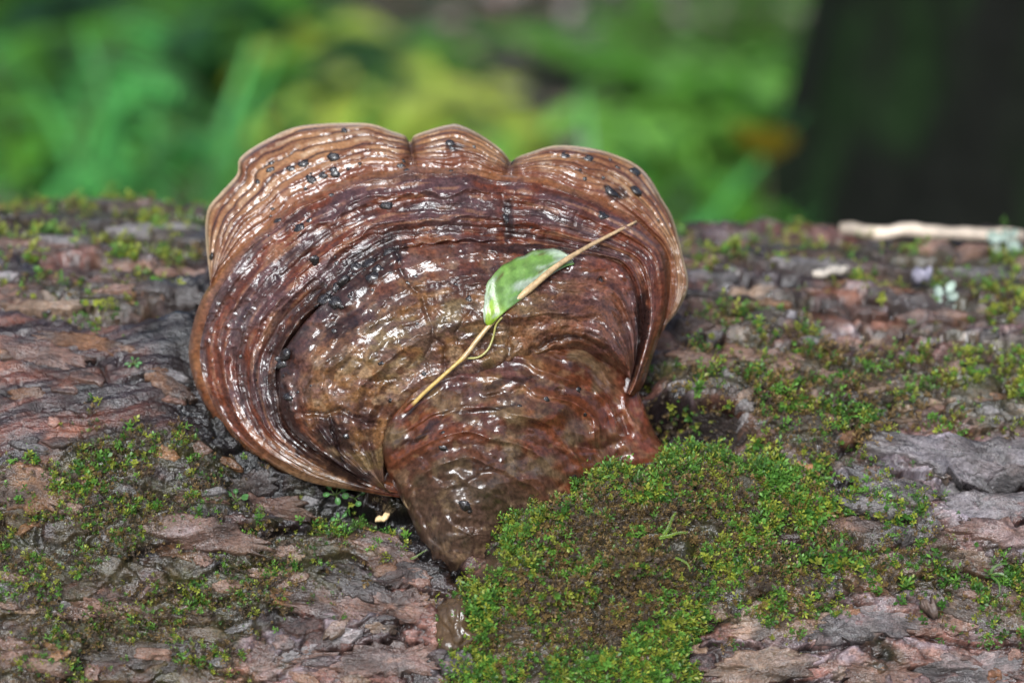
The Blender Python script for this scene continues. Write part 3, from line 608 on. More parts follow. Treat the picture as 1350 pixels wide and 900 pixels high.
C = mixc(C, pal, sst(0.1, 0.5, fbm(px/20, py/16, 252, 4)+0.2*bf)*0.6); C = mixc(C, grn, sst(0.15, 0.5, fbm(px/50, py/40, 253, 3))*0.7)
C = mixc(C, np.array([0.135,0.050,0.028]), np.clip(sst(650, 800, px+0.2*(py-400)+30*fbm(px/40, py/40, 254, 2)), 0, 1)*0.8)
C = mixc(C, purple, sst(-0.05, 0.4, fbm(px/30, py/18, 255, 4))*0.6)
C = mixc(C, mixc(np.broadcast_to(red2, px.shape+(3,)), purple, sst(-0.2, 0.3, fbm(px/25, py/25, 257, 3))), sst(0.42, 0.05, t+0.15*fbm(px/30, py/30, 258, 3))*0.75)
C = mixc(C, drk*0.5, np.clip(stain_shade_field(px, py)*0.85+0.35*sst(0.3, 1.6, crack_field(px, py)), 0, 1))  # stains, plus crevice and crack shade put into the colour
C = mixc(C, drk, sst(0.05, -0.4, bf+0.35*fbm(px/14, py/12, 259, 2))*0.5)
C *= (1+0.5*fbm(px/4, py/4, 256, 3))[..., None]
emit_layer('old_cap', px, py, H, M_old, C, np.stack([sS*0.30, t*0.06], -1), flip=True)

# --- foot: the swollen attachment
ED = [(600,755,4),(580,747,4),(565,731,5),(553,704,5),(543,680,5),(526,648,4),(513,620,4),(507,592,5),(510,566,6),(528,537,7),(552,513,8),(612,490,8),(655,475,7),(699,463,5),(768,459,-2),(808,482,-8),(830,507,-12),(842,532,-13),(852,558,-14),(868,585,-16),(900,602,-22),(905,640,-30),(830,700,-25),(740,745,-16),(670,765,-6),(632,762,2)]
E = spline(ED, 461, True)[:-1]; nS = 460
CD = np.array([640.0, 640.0])
def insD(k, dh):
    Q = E.copy(); Q[:, :2] = CD+(E[:, :2]-CD)*(1-k); hm = 11.0; Q[:, 2] = lerp(E[:, 2], hm, k)+dh; return Q
upw = (sst(600, 520, E[:, 1])*0.75)
def insU(k, dh): Q = insD(k, 0.0); Q[:, 2] += dh*(1-upw) if dh > 0 else dh*(1-0.5*upw); return Q
ringsD = [(0, insD(0.35, -42)), (0.06, insU(0.04, -22)), (0.11, insU(-0.02, -9)), (0.15, insU(-0.015, -2.5)), (0.19, insU(0.02, 3.0)), (0.27, insU(0.10, 8)), (0.42, insD(0.27, 11)), (0.62, insD(0.5, 16)), (0.82, insD(0.76, 17)), (1.0, insD(1.0, 17.5))]
ks = np.array([k for k, _ in ringsD]); A = np.stack([r for _, r in ringsD]); nTt = 235; rows = np.linspace(0, 1, nTt)
idx = np.clip(np.searchsorted(ks, rows, side='right')-1, 0, len(ks)-2); f = ((rows-ks[idx])/(ks[idx+1]-ks[idx]))[:, None, None]
G = cr_rows(A, ks, idx, f); px, py, H = G[..., 0], G[..., 1], G[..., 2]
t = (rows[:, None]-0.15)/0.85+0*px; an = np.linspace(0, 2*math.pi, nS, endpoint=False)[None]+0*px
# ring relief in a growth coordinate centred low on the foot, so the ridges arch over it
gd = np.hypot((px-622)/1.05, (py-705)); gd = gd*(1+0.10*fbm(px/60, py/60, 261, 2))
bn = fbm(np.arctan2(px-622, 705-py)*1.6, gd/26, 262, 3); rid = 1-np.abs(np.sin(gd/17*1.6+0.8*fbm(px/60, py/60, 263, 2)))
on = sst(0.0, 0.07, t)
H = H+on*(1.6*bn+(2.6*rid**1.5+1.5*(1-np.abs(np.sin(gd/8.2+1.3*fbm(px/45, py/45, 267, 2))))*(0.7+0.7*fbm(px/14, py/12, 268, 2)))*(0.25+0.75*sst(45, 95, gd))-1.6+2.2*fbm(px/38, py/34, 264, 3)+0.8*fbm(px/15, py/13, 265, 2)+0.12*fbm(px/6, py/6, 266, 2))
for cx, cy, rx, ry, hh in ((800,566,34,18,4.5),(596,592,44,34,4),(604,690,44,46,5),(640,560,70,16,3),(730,540,50,14,3),(700,590,60,20,2.5),(580,640,30,30,3),(650,650,34,30,3.5)): H += hh*gauss(px, py, cx, cy, rx, ry, -10)*on
for pts, wd, dp in (([(560,600),(580,630),(610,640),(650,620)],7,2.5),([(590,660),(600,690),(625,690)],5,2),([(520,600),(560,556),(620,528),(690,512)],5,2.2),([(760,590),(800,590),(825,575),(822,545)],6,3),([(545,640),(560,690),(580,720)],4,1.6)):
    H -= dp*np.exp(-(poly_dist(px+3*vnoise(px/12, py/12, 8), py+3*vnoise(px/12, py/12, 9), pts)/wd)**2)
H -= 2.5*sst(0.2, 0.9, gauss(px, py, 738, 515, 7, 5))
rb, gb, kb = np.array([0.120,0.040,0.018]), np.array([0.125,0.080,0.042]), np.array([0.070,0.046,0.030])
C = mixc(np.broadcast_to(rb, px.shape+(3,)), gb, sst(-0.1, 0.4, fbm(px/40, py/36, 271, 3)+0.3*bn))
C = mixc(C, mixc(np.broadcast_to(np.array([0.17,0.090,0.036]), px.shape+(3,)), purple, sst(-0.2, 0.3, fbm(px/25, py/22, 276, 3))), sst(560, 500, py+20*fbm(px/30, py/30, 275, 2))*sst(760, 680, px)*0.7)
C = mixc(C, drk, sst(0.35, 0.05, rid)*sst(60, 110, gd)*0.5)
C = mixc(C, kb, sst(150, 60, gd)*0.85); C = mixc(C, np.array([0.15,0.042,0.020]), sst(770, 850, px)*0.85)
C = mixc(C, np.array([0.30,0.20,0.10]), sst(0.2, 0.5, fbm(px/14, py/12, 272, 4))*0.22)
C = mixc(C, drk, sst(0.15, 0.5, fbm(px/18, py/15, 273, 4))*0.32); C = mixc(C, drk*0.5, stain_shade_field(px, py)*0.7)
C *= (1+0.45*fbm(px/4.5, py/4.5, 274, 3))[..., None]
emit_layer('foot', px, py, H, M_foot, C, np.stack([(px-675)*0.00038, gd*0.00038], -1), closed=True, flip=True)

bpy.context.view_layer.update()
LAYERS = [o for o in fungus.children]
def hit(px, py, objs=None):
    d = Vector(ray(np.array(float(px)), np.array(float(py)))).normalized(); best = None
    for o in (objs or LAYERS):
        off = Vector(wloc(o)); ok, loc, nrm, _ = o.ray_cast(Vector(CAM)-off, d)
        if ok:
            loc = loc+off; D_ = (loc-Vector(CAM)).length
            if best is None or D_ < best[0]: best = (D_, np.array(loc), np.array(nrm if nrm.dot(d) < 0 else -nrm))
    return best
# dark warts on the cap
def wart_mesh(seed, n=12, m=6):
    r = np.random.default_rng(seed); a = np.linspace(0, 2*math.pi, n, endpoint=False); V = []
    for k in range(m):
        e = -0.35+(math.pi/2+0.35)*k/(m-1); V.append(np.stack([math.cos(e)*np.cos(a), math.cos(e)*np.sin(a), 0*a+math.sin(e)*0.75], 1))
    V = np.vstack(V); V *= (1+0.55*fbm(V[:, 0]*1.6+seed, V[:, 1]*1.6+V[:, 2], seed, 4, 0.6))[:, None]
    return V, grid_faces(m, n, True)
WARTS = [(453,172,5),(358,214,5),(356,224,4),(383,223,6),(400,215,6),(438,208,6.5),(410,236,7),(425,231,6),(441,228,6),(509,271,6),(393,301,7),(408,290,6),(366,290,5),(416,345,7),(484,346,11),(472,352,7),(490,364,8),(497,354,6),(454,375,8),(446,382,6),(428,394,9),(441,398,8),(517,331,9),(529,219,5),(278,339,5),(593,188,5),(595,196,4),(746,206,6),(775,208,5),(837,227,6),(840,250,6),(808,252,7),(815,258,5),(795,284,6),(374,467,7),(372,480,6),(584,591,6),(317,470,3.5),(675,215,4),(457,575,4),(536,224,4),(700,300,3),(380,522,5),(668,288,5),(612,667,6),(620,674,4),(792,369,4)]
wr = random.Random(5)
for cx_, cy_, n_, sp_ in ((470,362,12,22),(420,222,8,26),(430,395,9,16),(790,228,7,30),(372,500,5,18),(560,200,4,60),(640,300,6,90),(560,430,6,70),(690,560,6,70),(400,300,5,34)):
    WARTS += [(wr.gauss(cx_, sp_), wr.gauss(cy_, sp_*0.6), wr.uniform(1.6, 3.6)) for _ in range(n_)]
for k, (x, y, rpx) in enumerate(WARTS):
    q = hit(x, y)
    if not q: continue
    V, F = wart_mesh(300+k); sc_ = rpx*q[0]/FPX*random.uniform(0.95, 1.45); n = q[2]; ax = np.cross(n, [0.3, 0.9, 0.2]); ax /= np.linalg.norm(ax); ay = np.cross(n, ax)
    W = q[1]-n*sc_*0.2+sc_*(V[:, :1]*1.15*ax+V[:, 1:2]*0.9*ay+V[:, 2:3]*0.62*n)
    mesh_obj('dark_wart', W, F, M_wart, fungus)

# ================================================================== moss
def leaflet_shoot(seed, n, L, wd, spread, height, narrow=False):
    r = np.random.default_rng(seed); V = []; F = []; T = []
    for k in range(n):
        a = k*2.39996+r.uniform(-.3, .3); f = (k+0.5)/n; z0 = height*(0.15+0.85*f)
        out = math.sin(spread*(1-0.45*f)); up = math.cos(spread*(1-0.45*f)); ln = L*(1-0.35*f)*r.uniform(.8, 1.2)
        d = np.array([math.cos(a)*out, math.sin(a)*out, up]); sd = np.array([-math.sin(a), math.cos(a), 0]); b0 = np.array([0, 0, z0])
        nrm = np.cross(d, sd); i0 = len(V)
        V += [b0, b0+d*ln*0.5+sd*wd*0.5-nrm*wd*0.15, b0+d*ln-np.array([0, 0, ln*0.18]), b0+d*ln*0.5-sd*wd*0.5-nrm*wd*0.15]
        F += [(i0, i0+1, i0+2), (i0, i0+2, i0+3)]; T += [0.15+0.6*f, 0.45+0.5*f, 0.7+0.3*f, 0.45+0.5*f]
    return np.array(V), np.array(F), np.array(T)
PROTO = {'round': [leaflet_shoot(s_, 9, 0.0021, 0.0009, 1.15, 0.0032) for s_ in (1, 2, 3)],
         'spiky': [leaflet_shoot(s_, 9, 0.0026, 0.0006, 0.95, 0.0038) for s_ in (4, 5, 6)],
         'long': [leaflet_shoot(s_, 10, 0.0024, 0.0008, 1.0, 0.0060) for s_ in (7, 8, 9)]}
gD, gY, gB, bR, bD = np.array([0.042,0.115,0.016]), np.array([0.20,0.225,0.028]), np.array([0.092,0.205,0.030]), np.array([0.155,0.100,0.036]), np.array([0.075,0.054,0.038])
cell = np.linalg.norm(np.cross(np.gradient(LP, axis=1), np.gradient(LP, axis=0)), axis=2)
facing = np.clip(np.einsum('ijk,ijk->ij', NRM, (CAM-LP)/np.linalg.norm(CAM-LP, axis=2)[..., None]), 0, 1)
def moss_mat(nm, dens, pal, label, spacing=0.0019):
    m, sd = masks[nm]
    pat = fbm(UU*55, AR*70, 401, 3); pat2 = fbm(UU*130, AR*160, 402, 2)
    thr = {'cushion': -0.50, 'olive': -0.50, 'drab': -0.32, 'dark': -0.45, 'green': -0.25, 'yellow': -0.15}[pal]
    m = sst(-34, 20, sd+26*fbm(UU*45, AR*60, 406, 4, 0.6))
    edge = 1-0.9*sst(70, 0, sd)*sst(-0.2, 0.2, fbm(UU*75, AR*95, 405, 3)+0.05)*(0.45 if nm == 'cushion' else 1)
    w = m*edge*sst(thr-0.12, thr+0.2, pat+0.45*pat2)*cell*(facing > 0.02)
    w = np.where(vis & (np.abs(UU) < 0.39), w, 0)
    n = int(w.sum()*dens/spacing**2); n = min(n, 24000)
    if n < 5: return
    p = (w/w.sum()).ravel(); pick = rng.choice(p.size, n, p=p)
    P = LP.reshape(-1, 3)[pick]+rng.normal(0, 0.0006, (n, 3)); N = NRM.reshape(-1, 3)[pick]
    x = PX.ravel()[pick]; y = PY.ravel()[pick]; sdd = sd.ravel()[pick]; pt = pat.ravel()[pick]; pt2 = pat2.ravel()[pick]; uu = UU.ravel()[pick]; aa = AR.ravel()[pick]
    D = N*0.75+np.array([0, -0.05, 0.45])+rng.normal(0, 0.30, (n, 3)); D /= np.linalg.norm(D, axis=1)[:, None]
    X = np.cross(D, rng.normal(0, 1, (n, 3))); X /= np.linalg.norm(X, axis=1)[:, None]; Y = np.cross(D, X)
    S = (0.42+0.8*rng.random(n)**1.6)*(1+0.45*pt)*(1.25 if 'back' in nm else 1)
    clump = fbm(uu*140, aa*160, 403, 2)
    S = S*(1+0.55*clump)*(1.0 if pal == 'cushion' else 1.22)
    if pal == 'cushion':
        lg = sst(62, 12, np.minimum(sdd, poly_dist(x, y, [(600,830),(640,740),(668,660),(750,625),(870,605)])*0.8))*0.8
        green = np.clip(lg*1.1+0.06+sst(-0.05, 0.45, clump+0.5*pt)*0.55, 0, 1); S *= 1.0+0.35*lg
    elif pal == 'olive': green = 0.12+sst(-0.1, 0.45, clump+0.4*pt2)*0.7
    elif pal == 'drab': green = 0.1+sst(-0.05, 0.5, clump+0.3*pt)*0.6; S *= 0.72
    elif pal == 'dark': green = 0.25+0.75*sst(-0.2, 0.4, clump)
    else: green = 0.55+0.45*sst(-0.3, 0.3, clump)
    rv = np.clip(rng.random(n)-0.25*fbm(uu*90, aa*90, 404, 2), 0, 1)
    gcol = np.where((rv < 0.35)[:, None], gY, np.where((rv < 0.75)[:, None], gB, gD))
    if pal == 'yellow': gcol = np.where((rv < 0.6)[:, None], gY, gB)
    if pal == 'dark': gcol = np.where((rv < 0.2)[:, None], gY, np.where((rv < 0.45)[:, None], gB, gD))
    bcol = np.where((rng.random(n) < (0.55 if pal != 'drab' else 0.35))[:, None], bR, bD)
    isg = rng.random(n) < green
    cc = np.where(isg[:, None], gcol, bcol)*rng.uniform(0.7, 1.35, n)[:, None]
    kinds = ['round', 'spiky', 'long']; kp = {'cushion': (.35, .35, .3), 'olive': (.2, .3, .5), 'drab': (.25, .7, .05), 'dark': (.5, .4, .1), 'green': (.6, .4, 0), 'yellow': (.6, .3, .1)}[pal]
    kk = rng.choice(3, n, p=kp); kv = rng.integers(0, 3, n)
    Vs, Fs, Cs, o = [], [], [], 0
    for a in range(3):
        for b in range(3):
            s_ = np.where((kk == a) & (kv == b))[0]
            if not len(s_): continue
            PV, PF, PT = PROTO[kinds[a]][b]
            W = P[s_][:, None]+S[s_][:, None, None]*(PV[None, :, 0:1]*X[s_][:, None]+PV[None, :, 1:2]*Y[s_][:, None]+(PV[None, :, 2:3]-0.0008)*D[s_][:, None])
            nv = len(PV); Vs.append(W.reshape(-1, 3)); Fs.append((PF[None]+(o+np.arange(len(s_))*nv)[:, None, None]).reshape(-1, 3)); o += len(s_)*nv
            Cs.append((cc[s_][:, None]*(0.45+1.0*PT)[None, :, None]).reshape(-1, 3))
    ob = mesh_obj('moss_mat', np.vstack(Vs), np.vstack(Fs), M_moss, None, np.clip(np.vstack(Cs), 0.003, 0.6), flat=True, origin=P.mean(0))
    tag(ob, label, 'moss', 'moss mats on the log', 'stuff')
    return n
tot = 0
for nm, poly, dens, mound, pal, lab in MOSS:
    k = moss_mat(nm, dens, pal, lab, 0.00122 if nm == 'cushion' else (0.0025 if 'back' in nm else 0.0015)); tot += k or 0; print('moss', nm, k)
print('moss shoots', tot, 'moss tris', sum(len(o.data.polygons) for o in bpy.data.objects if o.name.startswith('moss_mat')))

# ================================================================== twig with its leaf, lying on the cap
M_twig = attr_mat('twig_bark', 0.4, 0.4, 0.15, [((900, 250, 250), 0.5, 0.0004)], 0.25, 600, coord='obj')
M_leaf = attr_mat('leaf', 0.38, 0.4, 0.15, [((700, 700, 700), 0.35, 0.0004)], 0.2, 300, coord='obj', translucent=0.15)
TW = spline([(533,543),(545,532),(560,517),(590,490),(612,470),(630,447),(655,418),(685,392),(705,375),(735,350),(770,328),(800,312),(839,292)], 60)
dd = np.array([(hit(x, y) or (0.7,))[0] for x, y in TW]); k = np.arange(60)
fit = np.polyval(np.polyfit(k, dd, 2), k); fit -= np.max(fit-dd)*0.55
TWP = CAM+np.array([np.array(ray(x, y))/np.linalg.norm(ray(x, y)) for x, y in TW])*(fit-0.0012)[:, None]
f = np.linspace(0, 1, 60)
rad = np.interp(f, [0, .03, .06, .25, .27, .30, .5, .58, .64, .7, .85, 1], [1.0, 1.25, .95, .95, 1.3, 1.1, 1.55, 1.9, 1.7, 1.4, 1.05, .65])*0.001*(1+0.08*np.array(vnoise(f*40, f*0, 3)))
twig = empty('fallen_twig', TWP[20]); tag(twig, 'thin tan twig with a torn green leaf lying across the fungus cap', 'twig')
V, F = tube_mesh(TWP, rad, 10)
tc = np.vstack([np.repeat(np.where((f < 0.05)[:, None], [0.20, 0.055, 0.03], np.where((f < 0.26)[:, None], [0.50, 0.34, 0.10], lerp(np.array([0.48, 0.33, 0.15]), np.array([0.44, 0.30, 0.17]), f[:, None]))), 10, axis=0), [[.2, .06, .03]], [[.1, .06, .04]]])
tc = tc*(1+0.45*fbm(V[:, 0]*250, V[:, 1]*900+V[:, 2]*900, 5, 3))[:, None]
mesh_obj('stem', V, F, M_twig, twig, np.clip(tc, .01, .8))
def ray_pts(pts, depth): return CAM+np.array([np.array(ray(x, y))/np.linalg.norm(ray(x, y)) for x, y in pts])*np.asarray(depth)[:, None]
pe = spline([(613,472),(630,471),(643,461),(650,445),(654,428),(662,418)], 16)
pd = np.minimum([(hit(x, y) or (0.7,))[0]-0.0012 for x, y in pe], np.interp(pe[:, 0], TW[:, 0], fit)+0.001)
pd = np.convolve(np.r_[pd[0], pd, pd[-1]], [1/3]*3, 'valid')
V, F = tube_mesh(ray_pts(pe, pd), 0.00055, 8); mesh_obj('leaf_stalk', V, F, M_twig, twig, np.tile([[0.36, 0.33, 0.10]], (len(V), 1)))
outer = spline([(641,428),(637,418),(639,383),(650,360),(673,343),(707,329),(733,327),(748,335),(756,346)], 40)
inner = spline([(645,431),(652,424),(668,409),(685,396),(700,383),(716,370),(732,359),(745,352),(757,348)], 40)
nv = 18; Vt = []; ct = []
for q in range(nv):
    g_ = q/(nv-1); pts = lerp(inner, outer, g_*(1-0.06*np.abs(vnoise(np.arange(40)/2.2, np.zeros(40), 12)))[:, None])
    dq = np.array([(hit(x, y) or (0.7,))[0] for x, y in pts]); dq = np.polyval(np.polyfit(np.arange(40), dq, 3), np.arange(40))
    tw = np.interp(pts[:, 0], TW[:, 0], fit)
    a = np.linspace(0, 1, 40); vein = np.abs(((a*7-g_*1.6) % 1)-0.5)*2
    lift = 0.0020+0.0016*math.sin(g_*2.6)*np.sin(a*math.pi)**0.5+0.0005*vein**2+0.0005*np.sin(a*9+g_*4)+0.0010*g_**3*np.sin(a*21)
    dpt = lerp(np.minimum(dq-lift, tw+0.0026), dq-lift, g_)
    Vt.append(ray_pts(pts, dpt))
    base_c = lerp(np.array([0.12, 0.24, 0.06]), np.array([0.24, 0.38, 0.025]), (sst(0.28, 0.12, a)*1.0+0.25*g_)[:, None].clip(0, 1))
    wilt = sst(0.0, 0.35, fbm(a*5+g_, a*3+g_*3, 77, 3)+0.35*(g_ > 0.85)*sst(.25, .35, a)*sst(.5, .4, a)); base_c = lerp(base_c, np.array([0.36, 0.42, 0.34]), (wilt*0.85)[:, None])
    base_c = lerp(base_c, np.array([0.20, 0.28, 0.08]), (sst(0.90, 0.99, vein)*0.35)[:, None])
    base_c = base_c*(1+0.5*fbm(a*16, np.full(40, g_*9), 78, 3))[:, None]; base_c = lerp(base_c, np.array([0.10, 0.07, 0.02]), (sst(0.38, 0.5, fbm(a*7+3, np.full(40, g_*6), 79, 3))*0.8)[:, None])
    ct.append(base_c)
V = np.vstack(Vt); F = grid_faces(nv, 40)
lf = mesh_obj('leaf', V, F, M_leaf, twig, np.clip(np.vstack(ct), .01, .6))
md = lf.modifiers.new('thickness', 'SOLIDIFY'); md.thickness = 0.0004; md.offset = 0

# ================================================================== small things on the log
M_green = attr_mat('seedling_leaf', 0.35, 0.3, 0.2, (), 0.15, 300, coord='obj', translucent=0.25)
M_chip = attr_mat('wood_chip', 0.6, 0.2, 0.3, [((300, 900, 500), 0.6, 0.0008)], 0.35, 300, coord='obj')
def frame_at(px, py):
    u, th = on_log(px, py); P = log_world(np.array([u]), np.array([th]))[0]
    n = math.sin(th)*LFR+math.cos(th)*LUP; return P, n, LAX, np.cross(n, LAX), u, th
def round_leaf(c0, d, n, L, W, cup):
    a = np.linspace(0, 2*math.pi, 12, endpoint=False); sd = np.cross(n, d)
    rings = [c0+d*L*0.5+n*cup*0.0]
    V = [c0+d*L*0.5-n*cup]
    for q in (0.5, 1.0):
        for t_ in a: V.append(c0+d*L*(0.5+0.5*q*math.cos(t_))+sd*W*0.5*q*math.sin(t_)+n*cup*(q*q-1))
    F = [(0, 1+k, 1+(k+1) % 12) for k in range(12)]+[f_ for k in range(12) for f_ in ((1+k, 13+k, 13+(k+1) % 12), (1+k, 13+(k+1) % 12, 1+(k+1) % 12))]
    return np.array(V), np.array(F)
def seedling(px, py, n, size, label, seed):
    r = np.random.default_rng(seed); P, nn, ax, ay, u, th = frame_at(px, py)
    root = empty('seedling', P); tag(root, label, 'seedling', 'round leaved seedlings on the log')
    for k in range(n):
        a = k*2.4+r.uniform(0, 1); d = math.cos(a)*ax+math.sin(a)*ay; st = np.array([P, P+nn*size*0.6+d*size*0.3*r.random(), P+nn*size*(0.8+0.5*r.random())+d*size*0.7])
        V, F = tube_mesh(st, 0.0003, 5); mesh_obj('stalk', V, F, M_green, root, np.tile([[0.10, 0.16, 0.04]], (len(V), 1)))
        tn = nn*0.7+np.array([0, -0.6, 0.3])+r.normal(0, .2, 3); tn /= np.linalg.norm(tn); d2 = d-tn*(d@tn); d2 /= np.linalg.norm(d2)
        V, F = round_leaf(st[-1], d2, tn, size*r.uniform(.55, 1.05), size*r.uniform(.5, .8), size*0.2)
        mesh_obj('leaf', V, F, M_green, root, np.tile(np.array([[0.075, 0.19, 0.055]])*r.uniform(.7, 1.3), (len(V), 1)))
seedling(443, 660, 5, 0.0042, 'tiny round leaved seedling in the shade under the lower fungus rim', 1)
seedling(468, 662, 3, 0.0042, 'tiny seedling with pale rounded leaves close to the fungus foot', 2)
seedling(312, 662, 6, 0.0040, 'small rounded seedling on the pinkish bark flake', 3)
seedling(448, 690, 5, 0.0032, 'low green seedling below the pair of pale round seedlings', 4)
seedling(176, 482, 6, 0.0028, 'pale green seedling alone on the bare wet wood', 5)
def moss_sprig(px, py, ang, L, colr, label, seed, branches=1):
    r = np.random.default_rng(seed); P, nn, ax, ay, u, th = frame_at(px, py)
    root = empty('moss_sprig', P); tag(root, label, 'moss sprig', 'feathery moss sprigs')
    for b in range(branches):
        a = R_(ang+b*52-26*(branches-1)); d = math.cos(a)*ax+math.sin(a)*ay
        q = np.linspace(0, 1, 12)[:, None]; path = P+nn*0.003+d*L*q+nn*(np.sin(q*2.6)*L*0.20)+np.cross(nn, d)*L*0.18*np.sin(q*3+seed)
        V, F = tube_mesh(path, np.linspace(0.00035, 0.00015, 12), 5); mesh_obj('stalk', V, F, M_green, root, np.tile([[0.12, 0.17, 0.03]], (len(V), 1)))
        Vs, Fs = [], []
        for i_ in range(34):
            g_ = (i_+1)/35; p = np.array([np.interp(g_, q[:, 0], path[:, k_]) for k_ in range(3)]); sd = np.cross(nn, d)*(1 if i_ % 2 else -1)
            ld = d*0.8+sd*0.75+nn*r.uniform(-.1, .4); ld /= np.linalg.norm(ld); ll = L*0.11*(1.15-0.6*g_); sw = np.cross(ld, nn); i0 = len(Vs)
            Vs += [p, p+ld*ll*.5+sw*ll*.2, p+ld*ll, p+ld*ll*.5-sw*ll*.2]; Fs += [(i0, i0+1, i0+2), (i0, i0+2, i0+3)]
        mesh_obj('foliage', np.array(Vs), np.array(Fs), M_green, root, np.tile(np.array([colr]), (len(Vs), 1)), flat=True)
BG = (0.16, 0.30, 0.02); DG = (0.06, 0.20, 0.025)
moss_sprig(868, 705, 15, 0.013, BG, 'forked bright green moss sprig on the thick moss cushion', 11, 2)
moss_sprig(892, 735, -60, 0.010, BG, 'drooping bright green moss sprig below the forked sprig', 12)
moss_sprig(1300, 766, -15, 0.011, DG, 'bright feathery sprig at the end of the dark moss strip', 13, 3)
moss_sprig(540, 735, 10, 0.009, (0.14, 0.20, 0.06), 'thin pale sprig lying on pink bark below the fungus foot', 17)
def chip(name, px, py, L, W, Tt, rot, colr, label, cat, seed, lift=0.0):
    """irregular splinter or chip, tapered and split at its ends"""
    r = np.random.default_rng(seed); P, nn, ax, ay, u, th = frame_at(px, py); n = 16
    d = math.cos(R_(rot))*ax+math.sin(R_(rot))*ay; e = np.cross(nn, d); q = np.linspace(-.5, .5, n)
    wv = W*(np.clip(1-(2*np.abs(q))**3, 0.12, 1))*(1+0.25*fbm(q*6+seed, q*0, seed, 2)); Vs = []
    for k in range(n):
        c_ = P+d*L*q[k]+nn*(lift+Tt*0.55+0.12*L*(0.25-q[k]**2)*0.3)+e*W*0.35*float(vnoise(q[k]*3+seed, 0.0, seed))+nn*Tt*0.5*float(vnoise(q[k]*7+seed, 0.5, seed)); hw = wv[k]*.5; ht = Tt*(.5+0.2*r.random())
        for x_, z_ in ((-1, -.6), (-1.02, .3), (-.55, 1), (.2, .85), (.8, 1), (1.0, .2), (.9, -.7)): Vs.append(c_+e*hw*x_+nn*ht*z_)
    V = np.array(Vs); F = tris(grid_faces(n, 7, True)); F = np.vstack([F, [(0, k+1, k) for k in range(1, 6)], [(7*(n-1), 7*(n-1)+k, 7*(n-1)+k+1) for k in range(1, 6)]])
    o = mesh_obj(name, V, F, M_chip, None, np.clip(np.asarray(colr)*(1+0.4*fbm(V[:, 0]*90, V[:, 1]*160+V[:, 2]*160, seed, 3)+0.7*vnoise(V[:, 0]*45, V[:, 0]*0, seed+2)).clip(0.2, 1.5)[:, None], .01, .8), origin=P)
    tag(o, label, cat); return o
chip('wood_splinter', 1228, 330, 0.112, 0.008, 0.007, -0.6, (0.50, 0.41, 0.32), 'long pale wood splinter lying along the log crest below the dark tree', 'splinter', 1, 0.0055)
chip('wood_chip', 505, 684, 0.009, 0.0035, 0.002, 35, (0.55, 0.38, 0.20), 'tiny tan wood chip in the shade beside the fungus foot', 'chip', 2)
chip('wood_chip', 1095, 358, 0.020, 0.007, 0.004, 0, (0.42, 0.37, 0.31), 'pale whitish chip on the log crest left of the long splinter', 'chip', 3, 0.003)
chip('wood_chip', 988, 374, 0.018, 0.006, 0.004, 4, (0.38, 0.29, 0.22), 'pale chip on bark close to the right rim of the fungus', 'chip', 4, 0.003)
chip('wood_chip', 1042, 428, 0.005, 0.004, 0.006, 70, (0.38, 0.35, 0.37), 'tiny greyish white chip standing in the olive moss behind', 'chip', 5)
chip('bark_chip', 1212, 380, 0.012, 0.008, 0.006, 30, (0.36, 0.34, 0.42), 'lavender grey bark chip beside the pale leafy lichen', 'chip', 6, 0.004)
chip('bark_chip', 1225, 803, 0.010, 0.008, 0.006, 20, (0.10, 0.065, 0.05), 'small dark bark crumb on the pinkish bark below the moss strip', 'chip', 7)
chip('bark_chip', 1065, 622, 0.014, 0.004, 0.003, -40, (0.30, 0.14, 0.06), 'orange brown bark sliver beside the small moss tuft', 'chip', 8)
# pale leafy lichen
def lichen(px, py, n, size, label, seed):
    r = np.random.default_rng(seed); P, nn, ax, ay, u, th = frame_at(px, py); root = empty('lichen', P); tag(root, label, 'lichen')
    for k in range(n):
        a = k*2.4+r.random(); d = math.cos(a)*ax+math.sin(a)*ay*0.6; c_ = P+nn*(0.003+0.012*k/n)+d*size*0.3
        tn = np.array([r.normal(0, .3), -0.8, 0.5]); tn /= np.linalg.norm(tn); d2 = d+nn*0.4; d2 = d2-tn*(d2@tn); d2 /= np.linalg.norm(d2)
        V, F = round_leaf(c_, d2, tn, size*r.uniform(.7, 1.2), size*r.uniform(.6, 1), size*.2); mesh_obj('lobe', V, F, M_chip, root, np.tile(np.array([[0.30, 0.38, 0.32]])*r.uniform(.75, 1.2), (len(V), 1)))
lichen(1245, 392, 9, 0.007, 'pale blue green leafy lichen on the bark at the right', 1)
lichen(1322, 345, 6, 0.008, 'small pale lichen tuft below the end of the long splinter', 2)
# young fungus knob below the foot
P, nn, ax, ay, u, th = frame_at(606, 822)
V, F = wart_mesh(777, 40, 24); V = V*np.array([0.011, 0.016, 0.012]); W = P+V[:, :1]*ax+V[:, 1:2]*ay+V[:, 2:3]*nn-nn*0.004
cc = np.array([0.07, 0.043, 0.024])*(1+0.5*fbm(V[:, 0]*150, V[:, 1]*150, 9, 3))[:, None]
tag(mesh_obj('fungus_knob', W, F, M_foot, None, cc, W[:, :2], origin=P), 'small smooth brown fungus knob under the edge of the moss cushion', 'fungus')

